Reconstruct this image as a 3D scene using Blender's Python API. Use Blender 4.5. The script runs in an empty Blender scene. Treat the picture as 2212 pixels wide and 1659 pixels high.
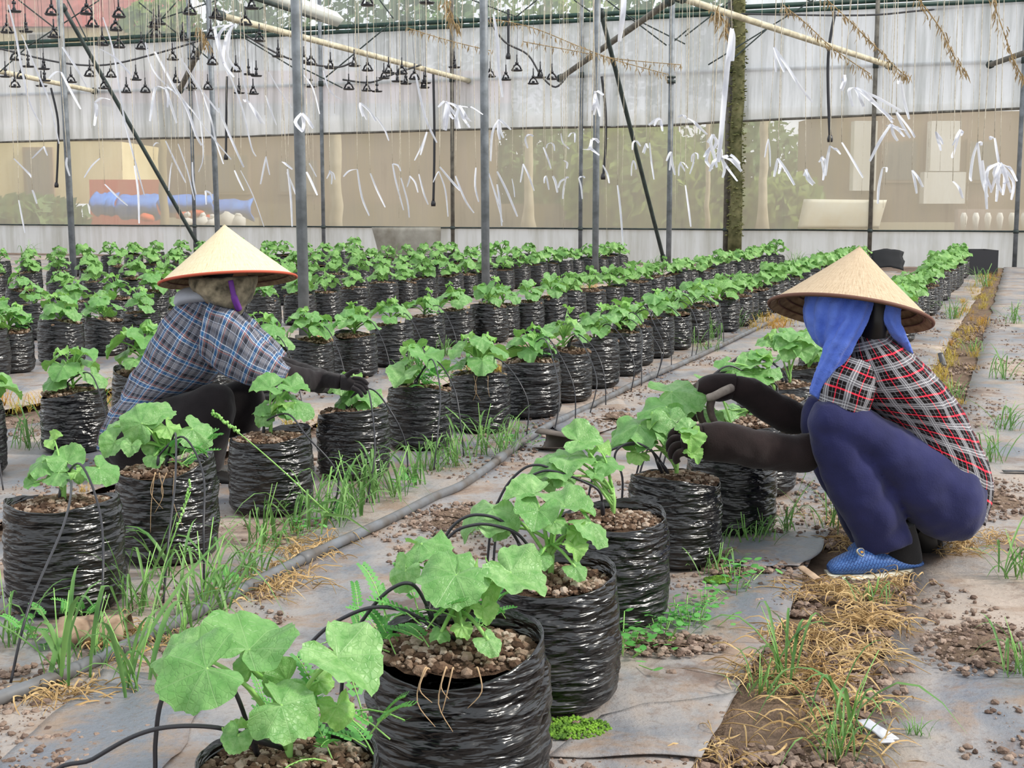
import bpy, math, random
from mathutils import Vector, Matrix, noise
R = random.Random(11)
sc = bpy.context.scene
col = sc.collection
PI = math.pi

# ------------------------------------------------------------------ camera, sky, sun, exposure
FPX, CXP, CYP, HORIZ, CAMH = 2950.0, 1106.0, 829.5, 438.0, 1.08
PITCH = math.atan((CYP - HORIZ) / FPX)
cd = bpy.data.cameras.new('camera'); cam = bpy.data.objects.new('camera', cd); col.objects.link(cam)
cam.location = (0, 0, CAMH); cam.rotation_euler = (PI/2 - PITCH, 0, 0)
cd.sensor_fit = 'HORIZONTAL'; cd.sensor_width = 36.0; cd.lens = 36.0 * FPX / 2212.0
cd.clip_start = 0.05; cd.clip_end = 400
sc.camera = cam

world = bpy.data.worlds.new('sky'); sc.world = world; world.use_nodes = True
bg = world.node_tree.nodes['Background']
bg.inputs['Color'].default_value = (0.92, 0.96, 1.0, 1); bg.inputs['Strength'].default_value = 1.3

sl = bpy.data.lights.new('sun', 'SUN'); sl.energy = 3.7; sl.angle = math.radians(9); sl.color = (1.0, 0.95, 0.86)
sun = bpy.data.objects.new('sun', sl); col.objects.link(sun)
sun.rotation_euler = Vector((0.74, -0.17, 0.65)).to_track_quat('Z', 'Y').to_euler()

sc.view_settings.view_transform = 'Standard'; sc.view_settings.look = 'None'
sc.view_settings.gamma = 1.0; sc.view_settings.use_curve_mapping = False
sc.view_settings.exposure = -0.02
try:
    sc.cycles.max_bounces = 8; sc.cycles.transparent_max_bounces = 12
    sc.cycles.caustics_reflective = False; sc.cycles.caustics_refractive = False
except Exception:
    pass

# ------------------------------------------------------------------ placing things: a ray of the photograph met with a depth or a height
def ray(u, v):
    x = (u - CXP) / FPX; y = -(v - CYP) / FPX
    return Vector((x, math.cos(PITCH) + y * math.sin(PITCH), -math.sin(PITCH) + y * math.cos(PITCH)))
def at(u, v, Y):
    d = ray(u, v); return Vector((0, 0, CAMH)) + d * (Y / d.y)
def ground(u, v, h=0.0):
    d = ray(u, v); return Vector((0, 0, CAMH)) + d * ((h - CAMH) / d.z)
TH = math.atan2(ray(2195, 438).x, ray(2195, 438).y)
DS = Vector((math.sin(TH), math.cos(TH), 0)); DT = Vector((math.cos(TH), -math.sin(TH), 0))   # along the rows, across them
def row(s, t, z=0.0): return DS * s + DT * t + Vector((0, 0, z))
def st(p): return p.dot(DS), p.dot(DT)
def s_for(u, t):     # where the line t of the ground crosses the column u of the photograph
    k = (u - CXP) / FPX * math.cos(PITCH)   # close enough at the horizon
    # x = k*y ; x = sinTH*s+cosTH*t ; y = cosTH*s - sinTH*t
    return (-(math.cos(TH) + k * math.sin(TH)) * t) / (math.sin(TH) - k * math.cos(TH))

# ------------------------------------------------------------------ mesh building
class MB:
    def __init__(self): self.v = []; self.f = []; self.uv = []; self.mi = []
    def add(self, vs, fs, uvs=None, mat=0):
        o = len(self.v); self.v += [tuple(p) for p in vs]
        self.uv += uvs if uvs else [(0.0, 0.0)] * len(vs)
        self.f += [tuple(i + o for i in f) for f in fs]; self.mi += [mat] * len(fs)
    def grid(self, rows_, uvs=None, closed=False, mat=0):
        nu = len(rows_); nv = len(rows_[0]); vs = [p for r in rows_ for p in r]; fs = []
        for i in range(nu - 1):
            for j in range(nv if closed else nv - 1):
                k = (j + 1) % nv
                fs.append((i * nv + j, i * nv + k, (i + 1) * nv + k, (i + 1) * nv + j))
        self.add(vs, fs, [q for r in uvs for q in r] if uvs else None, mat)
    def tube(self, pts, r, n=8, mat=0, cap=True):
        pts = [Vector(p) for p in pts]; m = len(pts)
        rs = r if isinstance(r, (list, tuple)) else [r] * m
        rings = []; prev = None
        for i, p in enumerate(pts):
            d = (pts[min(i + 1, m - 1)] - pts[max(i - 1, 0)])
            if d.length < 1e-9: d = Vector((0, 0, 1))
            d.normalize()
            if prev is None:
                a = Vector((0, 0, 1)) if abs(d.z) < .9 else Vector((1, 0, 0))
                a = (a - d * a.dot(d)).normalized()
            else:
                a = prev - d * prev.dot(d)
                a = a.normalized() if a.length > 1e-6 else d.orthogonal().normalized()
            prev = a; b = d.cross(a)
            rings.append([p + (a * math.cos(2 * PI * k / n) + b * math.sin(2 * PI * k / n)) * rs[i] for k in range(n)])
        o = len(self.v)
        self.grid(rings, None, True, mat)
        if cap:
            self.f += [tuple(o + k for k in range(n))[::-1], tuple(o + (m - 1) * n + k for k in range(n))]; self.mi += [mat, mat]
    def lathe(self, prof, n=24, c=(0, 0, 0), mat=0):
        c = Vector(c)
        self.grid([[c + Vector((r * math.cos(2 * PI * k / n), r * math.sin(2 * PI * k / n), z)) for k in range(n)] for r, z in prof], None, True, mat)
    def box(self, c, h, rot=None, mat=0, jit=0):
        c = Vector(c); vs = []
        for x in (-1, 1):
            for y in (-1, 1):
                for z in (-1, 1):
                    q = Vector((x * h[0], y * h[1], z * h[2]))
                    if jit: q *= 1 + R.uniform(-jit, jit)
                    if rot: q = rot @ q
                    vs.append(c + q)
        self.add(vs, [(0, 1, 3, 2), (4, 6, 7, 5), (0, 4, 5, 1), (2, 3, 7, 6), (0, 2, 6, 4), (1, 5, 7, 3)], None, mat)
    def ribbon(self, pts, ws, side, mat=0, fold=0.0):
        pts = [Vector(p) for p in pts]; rows_ = []; side = Vector(side)
        for i, p in enumerate(pts):
            d = (pts[min(i + 1, len(pts) - 1)] - pts[max(i - 1, 0)]).normalized()
            s = (side - d * side.dot(d)).normalized(); nn = d.cross(s)
            w = ws[i] if isinstance(ws, (list, tuple)) else ws
            rows_.append([p - s * w / 2 + nn * w * fold, p, p + s * w / 2 + nn * w * fold])
        self.grid(rows_, None, False, mat)
    def lump(self, c, r, mat=0, rnd=R, flat=.75):
        t = ICO
        q = Matrix.Rotation(rnd.uniform(0, 6.28), 3, 'Z')
        sx, sy, sz = rnd.uniform(.75, 1.25), rnd.uniform(.75, 1.25), flat * rnd.uniform(.7, 1.2)
        c = Vector(c)
        self.add([c + q @ Vector((p.x * sx, p.y * sy, p.z * sz)) * r * rnd.uniform(.8, 1.15) for p in t[0]], t[1], None, mat)
    def mesh(self, name, mats, smooth=True):
        me = bpy.data.meshes.new(name); me.from_pydata(self.v, [], self.f)
        for m in (mats if isinstance(mats, (list, tuple)) else [mats]): me.materials.append(m)
        me.polygons.foreach_set('material_index', self.mi)
        me.polygons.foreach_set('use_smooth', [smooth] * len(self.f))
        if any(u != (0.0, 0.0) for u in self.uv):
            l = me.uv_layers.new(name='UVMap'); n = len(me.loops); vi = [0] * n; me.loops.foreach_get('vertex_index', vi)
            l.data.foreach_set('uv', [x for i in vi for x in self.uv[i]])
        me.update(); return me
    def build(self, name, mats, parent=None, loc=None, smooth=True):
        return obj(name, self.mesh(name, mats, smooth), parent, loc)
_g = (1 + 5 ** .5) / 2
ICO = ([Vector(p).normalized() for p in [(-1, _g, 0), (1, _g, 0), (-1, -_g, 0), (1, -_g, 0), (0, -1, _g), (0, 1, _g), (0, -1, -_g), (0, 1, -_g), (_g, 0, -1), (_g, 0, 1), (-_g, 0, -1), (-_g, 0, 1)]],
       [(0, 11, 5), (0, 5, 1), (0, 1, 7), (0, 7, 10), (0, 10, 11), (1, 5, 9), (5, 11, 4), (11, 10, 2), (10, 7, 6), (7, 1, 8), (3, 9, 4), (3, 4, 2), (3, 2, 6), (3, 6, 8), (3, 8, 9), (4, 9, 5), (2, 4, 11), (6, 2, 10), (8, 6, 7), (9, 8, 1)])

def obj(name, me, parent=None, loc=None):
    o = bpy.data.objects.new(name, me); col.objects.link(o)
    if parent is not None: o.parent = parent
    if loc is not None: o.location = loc
    return o
def tag(o, label=None, cat=None, group=None, kind=None):
    for k, x in (('label', label), ('category', cat), ('group', group), ('kind', kind)):
        if x: o[k] = x
    return o
def thing(name, label, cat, loc=(0, 0, 0), group=None, rz=0):
    o = bpy.data.objects.new(name, None); col.objects.link(o); o.location = loc; o.rotation_euler = (0, 0, rz)
    o.empty_display_size = .1
    return tag(o, label, cat, group)
def catmull(pts, sub):
    pts = [Vector(p) for p in pts]; out = []
    n = len(pts)
    for i in range(n - 1):
        p0, p1, p2, p3 = pts[max(i - 1, 0)], pts[i], pts[i + 1], pts[min(i + 2, n - 1)]
        for k in range(sub):
            t = k / sub
            out.append(.5 * ((2 * p1) + (p2 - p0) * t + (2 * p0 - 5 * p1 + 4 * p2 - p3) * t * t + (3 * p1 - p0 - 3 * p2 + p3) * t ** 3))
    out.append(pts[-1]); return out
ONES = ['', 'first', 'second', 'third', 'fourth', 'fifth', 'sixth', 'seventh', 'eighth', 'ninth', 'tenth', 'eleventh', 'twelfth', 'thirteenth', 'fourteenth', 'fifteenth', 'sixteenth', 'seventeenth', 'eighteenth', 'nineteenth', 'twentieth']
def ordinal(n):
    if n <= 20: return ONES[n]
    if n % 10 == 0: return {30: 'thirtieth', 40: 'fortieth', 50: 'fiftieth'}[n]
    return {2: 'twenty', 3: 'thirty', 4: 'forty', 5: 'fifty'}[n // 10] + '-' + ONES[n % 10]

# ------------------------------------------------------------------ materials
def lin(h):
    h = h.lstrip('#'); c = [int(h[i:i + 2], 16) / 255 for i in (0, 2, 4)]
    return tuple(x / 12.92 if x <= .04045 else ((x + .055) / 1.055) ** 2.4 for x in c) + (1.0,)
class Mat:
    def __init__(self, name):
        self.m = bpy.data.materials.new(name); self.m.use_nodes = True; self.nt = self.m.node_tree
        self.n = self.nt.nodes; self.l = self.nt.links
        self.p = self.n['Principled BSDF']; self.out = self.n['Material Output']
    def node(self, t, **kw):
        n = self.n.new(t)
        for k, x in kw.items(): setattr(n, k, x)
        return n
    def link(self, a, b): self.l.new(a, b)
    def set(self, n, **kw):
        for k, x in kw.items(): n.inputs[k.replace('_', ' ')].default_value = x
        return n
    def coord(self, kind='Object', scale=(1, 1, 1), rot=(0, 0, 0)):
        t = self.node('ShaderNodeTexCoord'); m = self.node('ShaderNodeMapping')
        m.inputs['Scale'].default_value = scale; m.inputs['Rotation'].default_value = rot
        self.link(t.outputs[kind], m.inputs['Vector']); return m.outputs['Vector']
    def noise(self, vec, scale, detail=4, rough=.55, dist=0):
        n = self.node('ShaderNodeTexNoise'); self.set(n, Scale=scale, Detail=detail, Roughness=rough, Distortion=dist)
        self.link(vec, n.inputs['Vector']); return n.outputs['Fac']
    def ramp(self, fac, stops):
        r = self.node('ShaderNodeValToRGB'); e = r.color_ramp.elements
        while len(e) < len(stops): e.new(.5)
        for i, (p, c) in enumerate(stops): e[i].position = p; e[i].color = c if len(c) == 4 else c + (1,)
        self.link(fac, r.inputs['Fac']); return r.outputs['Color']
    def math(self, op, a, b=None, c=None):
        n = self.node('ShaderNodeMath', operation=op)
        for i, x in enumerate((a, b, c)):
            if x is None: continue
            if isinstance(x, (int, float)): n.inputs[i].default_value = x
            else: self.link(x, n.inputs[i])
        return n.outputs[0]
    def mix(self, fac, a, b, blend='MIX'):
        n = self.node('ShaderNodeMix', data_type='RGBA', blend_type=blend)
        for s, x in ((n.inputs[0], fac), (n.inputs[6], a), (n.inputs[7], b)):
            if isinstance(x, (int, float)): s.default_value = x
            elif isinstance(x, tuple): s.default_value = x
            else: self.link(x, s)
        return n.outputs[2]
    def bump(self, h, strength=.3, dist=.01):
        b = self.node('ShaderNodeBump'); self.set(b, Strength=strength, Distance=dist); self.link(h, b.inputs['Height'])
        self.link(b.outputs['Normal'], self.p.inputs['Normal']); return b.outputs['Normal']
    def base(self, c):
        if isinstance(c, tuple): self.p.inputs['Base Color'].default_value = c
        else: self.link(c, self.p.inputs['Base Color'])
        return self
    def rough(self, r, spec=None):
        if isinstance(r, (int, float)): self.p.inputs['Roughness'].default_value = r
        else: self.link(r, self.p.inputs['Roughness'])
        if spec is not None: self.p.inputs['Specular IOR Level'].default_value = spec
        return self
    def surface(self, s): self.link(s, self.out.inputs['Surface'])
def plain(name, hexa, rough=.6, spec=.4, var=0.0, scale=12, bump=0, hex2=None):
    M = Mat(name); M.rough(rough, spec)
    if var or hex2:
        f = M.noise(M.coord(), scale, 5)
        c = lin(hexa); d = lin(hex2) if hex2 else tuple(x * (1 - var) for x in c[:3]) + (1,)
        M.base(M.ramp(f, [(.35, d), (.65, c)]))
        if bump: M.bump(f, bump, .01)
    else: M.base(lin(hexa))
    return M.m
def thin(name, hexa, trans=.4, rough=.5, hex2=None, scale=8, spec=.4, see=0.0):   # thin sheet that lets light through
    M = Mat(name); M.rough(rough, spec); c = lin(hexa)
    f = M.noise(M.coord(), scale, 3)
    cc = M.ramp(f, [(.3, lin(hex2) if hex2 else c), (.7, c)]); M.base(cc)
    tr = M.node('ShaderNodeBsdfTranslucent'); M.link(cc, tr.inputs['Color'])
    mx = M.node('ShaderNodeMixShader'); mx.inputs[0].default_value = trans
    M.link(M.p.outputs[0], mx.inputs[1]); M.link(tr.outputs[0], mx.inputs[2])
    s = mx.outputs[0]
    if see:
        tp = M.node('ShaderNodeBsdfTransparent'); m2 = M.node('ShaderNodeMixShader'); m2.inputs[0].default_value = see
        M.link(s, m2.inputs[1]); M.link(tp.outputs[0], m2.inputs[2]); s = m2.outputs[0]
    M.surface(s); return M.m

# soil, mulch film
def soil_mat(name, a, b, c, scale=7):
    M = Mat(name); M.rough(.95, .1); v = M.coord()
    f1 = M.noise(v, scale, 8, .65); f2 = M.noise(v, scale * 9, 4, .6)
    cc = M.mix(M.math('MULTIPLY', f2, .7), M.ramp(f1, [(.3, lin(a)), (.5, lin(b)), (.72, lin(c))]), lin(a))
    M.base(cc); M.bump(M.math('ADD', f1, M.math('MULTIPLY', f2, .5)), .9, .025); return M.m
M_SOIL = soil_mat('bare_soil', '#5e5048', '#8c7a6d', '#a8968a')
M_STRIP = soil_mat('strip_soil', '#5b4c42', '#84705f', '#9c8573', 11)
M_MIX = soil_mat('potting_mix', '#37291f', '#6b5545', '#937c6a', 38)
def mulch_mat(name='weathered_mulch_film', sh=0.0):
    M = Mat(name); v = M.coord()
    big = M.noise(v, .9, 6, .62, .6); mid = M.noise(v, 4.5, 8, .68, .3); fine = M.noise(v, 60, 5, .7); mid2 = M.noise(v, 1.9, 8, .72, .5)
    vs = M.coord('Object', (1, .35, 1), (0, 0, TH)); streak = M.noise(vs, 3.2, 6, .6, .4)
    dust = M.math('ADD', M.math('ADD', M.math('MULTIPLY', big, .55), M.math('MULTIPLY', streak, .45)), sh)
    c = M.ramp(dust, [(.40, lin('#70747d')), (.48, lin('#918d8c')), (.56, lin('#a5988d')), (.68, lin('#bcaca0'))])
    c = M.mix(M.ramp(mid, [(.50, (0, 0, 0)), (.62, (.85, .85, .85))]), c, lin('#8f7a69'))
    c = M.mix(M.ramp(mid2, [(.55, (0, 0, 0)), (.63, (.9, .9, .9))]), c, lin('#76645a'))
    c = M.mix(M.ramp(fine, [(.54, (0, 0, 0)), (.70, (.6, .6, .6))]), c, lin('#6d5c50'))
    M.base(c)
    M.rough(M.ramp(dust, [(.42, (.36, .36, .36)), (.56, (.85, .85, .85))]), .35)
    M.bump(M.math('ADD', M.math('ADD', M.math('MULTIPLY', mid, 1.0), M.math('MULTIPLY', mid2, .8)), M.math('MULTIPLY', fine, .3)), .5, .022); return M.m
M_MULCH = mulch_mat('weathered_mulch_film', -.02); M_MULCHG = mulch_mat('grey_mulch_film', -.09)
def bag_mat():
    M = Mat('black_bag_film')
    v = M.coord('Object', (1, 1, 6.5)); v2 = M.coord('Object', (1, 1, 4.0))
    a = M.noise(v, 8.0, 2, .45, .45); b = M.noise(v2, 24, 2, .5, .3)
    d = M.noise(M.coord(), 14, 5, .6)
    M.base(M.ramp(d, [(.45, lin('#0f1013')), (.78, lin('#2c2a29'))]))
    M.rough(M.ramp(d, [(.4, (.21, .21, .21)), (.8, (.40, .40, .40))]), .7)
    M.bump(M.math('ADD', a, M.math('MULTIPLY', b, .24)), .8, .035); return M.m
M_BAG = bag_mat()
def leaf_mat(name, top, deep, vein, trans=.32):
    M = Mat(name); M.rough(.42, .5)
    t = M.node('ShaderNodeUVMap'); sx = M.node('ShaderNodeSeparateXYZ'); M.link(t.outputs[0], sx.inputs[0])
    x, y = sx.outputs[0], sx.outputs[1]
    ang = M.math('ARCTAN2', x, y); rr = M.math('POWER', M.math('ADD', M.math('MULTIPLY', x, x), M.math('MULTIPLY', y, y)), .5)
    off = M.math('SUBTRACT', M.math('MODULO', M.math('ADD', M.math('ABSOLUTE', ang), .4), .8), .4)   # palmate veins 46 degrees apart
    near = M.math('MULTIPLY', rr, M.math('ABSOLUTE', off))
    vm = M.math('SUBTRACT', 1.0, M.math('MINIMUM', 1.0, M.math('DIVIDE', near, .009)))
    vo = M.node('ShaderNodeTexVoronoi', feature='DISTANCE_TO_EDGE'); vo.inputs['Scale'].default_value = 15
    M.link(t.outputs[0], vo.inputs['Vector'])
    net = M.math('SUBTRACT', 1.0, M.math('MINIMUM', 1.0, M.math('MULTIPLY', vo.outputs['Distance'], 9)))
    f = M.noise(t.outputs[0], 5, 4)
    oi = M.node('ShaderNodeObjectInfo')
    c = M.ramp(f, [(.3, lin(deep)), (.7, lin(top))])
    c = M.mix(M.math('MULTIPLY', oi.outputs['Random'], .6), c, lin(deep))
    c = M.mix(M.math('MULTIPLY', net, .13), c, lin(deep))
    c = M.mix(M.math('MULTIPLY', vm, .26), c, lin(vein))
    M.base(c)
    M.bump(M.math('ADD', M.math('MULTIPLY', net, -.25), M.math('MULTIPLY', vm, -1.0)), .3, .014)
    hs = M.mix(.6, c, (.30, .58, .08, 1)); tr = M.node('ShaderNodeBsdfTranslucent'); M.link(hs, tr.inputs['Color'])
    mx = M.node('ShaderNodeMixShader'); mx.inputs[0].default_value = trans
    M.link(M.p.outputs[0], mx.inputs[1]); M.link(tr.outputs[0], mx.inputs[2]); M.surface(mx.outputs[0]); return M.m
M_LEAF = leaf_mat('melon_leaf', '#a2ca86', '#5a9648', '#c0dca4', .28)
M_YLEAF = leaf_mat('young_leaf', '#b0d684', '#7cb656', '#cfe6aa', .33)
M_FAR = thin('distant_leaf', '#9bc676', .3, .45, '#558e42', 14)
M_STEM = plain('green_stem', '#9fca78', .5, .3, hex2='#7cb257', scale=20)
M_GRASS = thin('grass_blade', '#88b066', .3, .5, '#4f8040', 9)
M_WEED = thin('weed_leaflet', '#7fc36a', .35, .5, '#4d9a44', 9)
M_DRY = thin('dry_grass', '#d9bd8c', .15, .8, '#a5855a', 9, .1)
M_YGRASS = thin('yellow_grass', '#b9b95a', .3, .7, '#cf9a50', 2.2, .2)
def crumb_mat(name, stops, scale):      # every crumb its own shade
    M = Mat(name); M.rough(.95, .1); g = M.node('ShaderNodeNewGeometry'); f = M.noise(M.coord(), scale, 4, .6)
    h = M.math('ADD', M.math('MULTIPLY', g.outputs['Random Per Island'], .7), M.math('MULTIPLY', f, .3))
    M.base(M.ramp(h, [(p, lin(c)) for p, c in stops])); M.bump(f, .6, .01); return M.m
M_CLOD = crumb_mat('soil_clod', [(.15, '#5e4e46'), (.45, '#837064'), (.8, '#a08d80')], 90)
M_PEB = crumb_mat('pebble', [(.15, '#3f3027'), (.42, '#6a5444'), (.68, '#94806f'), (.85, '#b5a698')], 110)
M_BLACK = plain('black_plastic_tube', '#2b2b30', .4, .5)
M_PIPE = plain('grey_pvc_pipe', '#6f7379', .5, .4, scale=9, hex2='#5a544f')
M_STEEL = plain('galvanised_steel', '#83898f', .5, .5, scale=7, hex2='#5d6266')
M_RUST = plain('weathered_steel', '#7b776e', .7, .3, scale=9, hex2='#57534c')
M_DARK = plain('dark_steel', '#3f4a48', .6, .4, scale=9, hex2='#2c3534')
M_TAN = plain('pale_tube', '#d6cdb4', .6, .3, scale=7, hex2='#a89f88')
M_WIRE = plain('dark_wire', '#48484a', .6, .3)
M_TWINE = plain('twine', '#d9d2c2', .9, .1, scale=30, hex2='#ada28e')
M_TIE = thin('white_plastic_tie', '#f2f3f8', .35, .4, '#d9dbe6', 8, .4)
M_VINE = thin('dead_vine', '#b9a07a', .2, .9, '#8f7a58', 20, .1)
M_GREEN = plain('dark_green_steel', '#2f4c44', .55, .4, scale=4, hex2='#223630')
M_MOSS = plain('green_moss', '#7ba53c', .95, .1, scale=30, hex2='#43602c', bump=.8)

# ------------------------------------------------------------------ the setting: soil, mulch film, back wall, what stands outside it
S_WALL = 24.7
def nz(x, y, z=0.0): return noise.noise(Vector((x, y, z)))
mb = MB(); rows_ = []
for i in range(60):
    s = -1 + i * .62
    rows_.append([row(s, -34 + j * .62, -.045 + .006 * nz(s * 2.1, j * 1.3)) for j in range(72)])
mb.grid(rows_); tag(mb.build('floor', M_SOIL), kind='structure')
# the bare soil strip: finer, lumpy
mb = MB(); rows_ = []
for i in range(330):
    s = 1.6 + i * .06 if i < 130 else 9.4 + (i - 130) * .075
    rows_.append([row(s, -.62 + j * .06, -.010 - .016 * math.exp(-((s - 4.1) / .25) ** 2 - ((-.62 + j * .06 + .36) / .25) ** 2) + (.014 * abs(nz(s * 5, j * .35, 3)) + .008 * nz(s * 15, j * .9, 7))) for j in range(9)])
mb.grid(rows_); strip = mb.build('trim_1', M_STRIP); tag(strip, kind='structure')
def wr(s, t):     # how the film lies: slack ridges across it, small creases; pressed flat where the worker's shoe stands
    return .012 - .016 * math.exp(-((s - 4.12) / .25) ** 2 - ((t + .33) / .2) ** 2) + .007 * nz(s * 1.1, t * 2.3, 1) + .0045 * nz(s * 6, t * 2.5, 5) + .005 * max(0, nz(s * 2.3 + t * .8, t * .5, 9)) ** .5 * 1
def sheet(name, label, s0, s1, tl, tr, lift=0.0, step=.07, far=None):
    mb = MB(); rows_ = []; s = s0
    while s <= s1:
        a = tl(s); b = tr(s); n = max(3, min(30, int((b - a) / .075)))
        rows_.append([row(s, a + (b - a) * j / n, lift + wr(s, a + (b - a) * j / n)) for j in range(n + 1)])
        s += step if s < 9 else step * 2.5
    # all rows need the same count
    m = min(len(r) for r in rows_); rows_ = []; s = s0
    while s <= s1:
        a = tl(s); b = tr(s)
        edge = lambda j: min(1, min(j, m - 1 - j) / 1.0)
        rows_.append([row(s, a + (b - a) * j / (m - 1), lift + wr(s, a + (b - a) * j / (m - 1)) - .004 * (1 - edge(j))) for j in range(m)])
        s += step if s < 9 else step * 2.5
    mb.grid(rows_); o = mb.build(name, M_MULCH)
    sol = o.modifiers.new('thickness', 'SOLIDIFY'); sol.thickness = .002; sol.offset = -1
    return tag(o, label, 'ground sheet')
drift = lambda s: .012 * (s - 3)
wob = lambda s, k: .035 * nz(s * 1.3, k) + .012 * nz(s * 7, k + 4)
sheet('mulch_sheet', 'dusty plastic mulch film right of the bare soil strip', 1.2, S_WALL - .1, lambda s: -.24 + wob(s, 1) + drift(s) * .4, lambda s: 3.2)
sheet('mulch_sheet', 'dusty plastic mulch film between the grey pipe and the soil strip', 1.2, 21.9, lambda s: -2.10 + wob(s, 2) + drift(s), lambda s: -.535 + wob(s, 3) + drift(s))
sheet('mulch_sheet', 'dusty plastic mulch film under the row just left of the grey pipe', 1.2, 22.5, lambda s: -3.02 + wob(s, 5) + drift(s), lambda s: -1.93 + wob(s, 6) + drift(s))
sheet('mulch_sheet', 'dusty plastic mulch film under the second row left of the pipe', 2.2, 22.5, lambda s: -4.5 + wob(s, 7) + drift(s), lambda s: -3.2 + wob(s, 8) + drift(s))
sheet('mulch_sheet', 'wide dusty mulch film under the far left rows', 4.2, 23.2, lambda s: -22, lambda s: -4.95 + wob(s, 9) + drift(s))
# short cross pieces of film that overlap the long ones, their edges standing proud
def patch(label, pts, lift, mat=None):
    P = [ground(u, v) for u, v in pts]; mb = MB(); n = 14
    rows_ = []
    for i in range(n + 1):
        for_ = []
        a = P[0].lerp(P[3], i / n); b = P[1].lerp(P[2], i / n)
        for j in range(n + 1):
            q = a.lerp(b, j / n); s, t = st(q)
            e = min(i, n - i, j, n - j)
            for_.append(Vector((q.x + .02 * nz(q.x * 6, q.y * 6), q.y + .02 * nz(q.x * 6, q.y * 6, 8), wr(s, t) + lift + .006 * nz(q.x * 5, q.y * 5, 2) + (.008 * max(0, nz(q.x * 9, q.y * 9, 4)) if e == 0 else 0))))
        rows_.append(for_)
    mb.grid(rows_); o = mb.build('mulch_patch', mat or M_MULCH)
    sol = o.modifiers.new('thickness', 'SOLIDIFY'); sol.thickness = .002; sol.offset = -1
    tag(o, label, 'ground sheet')
patch('square of mulch film lying between the front bags and the soil strip', [(1180, 1659), (1515, 1659), (1590, 1510), (1290, 1560)], .006)
patch('torn mulch film with shade in its colour by the toe of the blue slipper', [(1560, 1240), (1735, 1240), (1785, 1180), (1620, 1165)], .012, M_MULCHG)  # greyer film colour carries the squatting worker's cast shade
patch('grey piece of mulch film left of the grey pipe at the bottom left corner', [(-60, 1720), (330, 1720), (480, 1480), (220, 1470)], .005, M_MULCHG)
patch('piece of mulch film folded over beside the pipe in mid picture', [(1240, 965), (1400, 905), (1330, 870), (1190, 925)], .010)

# back wall: white film skirt, clear film band, upper curtain, posts and rails, all at their places along the row direction
def wall_film(name, s, t0, t1, z0, z1, mats, nx=90, nzv=8, amp=.02, seed=0, curve=None):
    mb = MB(); rows_ = []; uvs = []
    for i in range(nzv + 1):
        rr_ = []; uu = []
        for j in range(nx + 1):
            t = t0 + (t1 - t0) * j / nx
            lo = z0(t) if callable(z0) else z0; hi = z1(t) if callable(z1) else z1
            z = lo + (hi - lo) * i / nzv
            rr_.append(row(s + amp * nz(t * 2.2, z * .5, seed) + amp * .22 * nz(t * 7, z * .6, seed + 3), t, z)); uu.append((t, z))
        rows_.append(rr_); uvs.append(uu)
    mb.grid(rows_, uvs); return mb
def film_mat(name, c1, c2, see, trans, streak=.8):
    M = Mat(name); M.rough(.45, .35); uv = M.node('ShaderNodeUVMap').outputs[0]
    mp = M.node('ShaderNodeMapping'); mp.inputs['Scale'].default_value = (2.6, .16, 1); M.link(uv, mp.inputs['Vector'])
    mp2 = M.node('ShaderNodeMapping'); mp2.inputs['Scale'].default_value = (1, .5, 1); M.link(uv, mp2.inputs['Vector'])
    a = M.noise(mp.outputs[0], 1.6, 7, .65); b = M.noise(mp2.outputs[0], .8, 5, .6)
    f = M.math('ADD', M.math('MULTIPLY', a, streak), M.math('MULTIPLY', b, 1 - streak))
    c = M.ramp(f, [(.36, lin(c2)), (.56, lin(c1))]); M.base(c)
    tr = M.node('ShaderNodeBsdfTranslucent'); M.link(c, tr.inputs['Color'])
    mx = M.node('ShaderNodeMixShader'); mx.inputs[0].default_value = trans
    M.link(M.p.outputs[0], mx.inputs[1]); M.link(tr.outputs[0], mx.inputs[2])
    tp = M.node('ShaderNodeBsdfTransparent'); m2 = M.node('ShaderNodeMixShader')
    M.link(M.math('MULTIPLY', M.ramp(f, [(.36, (.55, .55, .55)), (.6, (1, 1, 1))]), see), m2.inputs[0])
    M.link(mx.outputs[0], m2.inputs[1]); M.link(tp.outputs[0], m2.inputs[2]); M.surface(m2.outputs[0]); return M.m
M_SKIRT = film_mat('white_skirt_film', '#f2f4f4', '#c6c6bc', .04, .5, .6)
M_CURT = film_mat('curtain_film', '#f6f8fb', '#b9bcb9', .09, .55, .8)
M_CLEAR = film_mat('clear_side_film', '#eee6d2', '#d6ccb0', .54, .55, .5)
M_UPPER = film_mat('roof_side_film', '#e3e6e4', '#c0c6be', .75, .5, .6)
wall = thing('wall_back', None, None, row(S_WALL, -9, 0)); wall['kind'] = 'structure'
WL = Vector(row(S_WALL, -9, 0))
def wpart(name, mb, mat, **kw):
    mb.v = [tuple(Vector(p) - WL) for p in mb.v]
    return mb.build(name, mat, wall)
T0, T1 = -26.0, 3.4
wpart('skirt_film', wall_film('s', S_WALL, T0, T1, -.02, .60, M_SKIRT, 150, 5, .03, 1), M_SKIRT)
wpart('clear_film', wall_film('c', S_WALL + .03, T0, T1, .58, 2.75, M_CLEAR, 60, 6, .01, 2), M_CLEAR)
wpart('upper_film', wall_film('u', S_WALL + .05, T0, T1, 4.45, 7.0, M_UPPER, 60, 6, .01, 4), M_UPPER)
def tubes(l, r, n=8):
    mb = MB()
    for pts in l: mb.tube(pts, r, n)
    return mb
wpart('bottom_rail', tubes([[row(S_WALL - .03, t, .60 + .012 * nz(t * .7, 1)) for t in [T0 + .7 * i for i in range(43)]]], .016), M_DARK)
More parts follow.
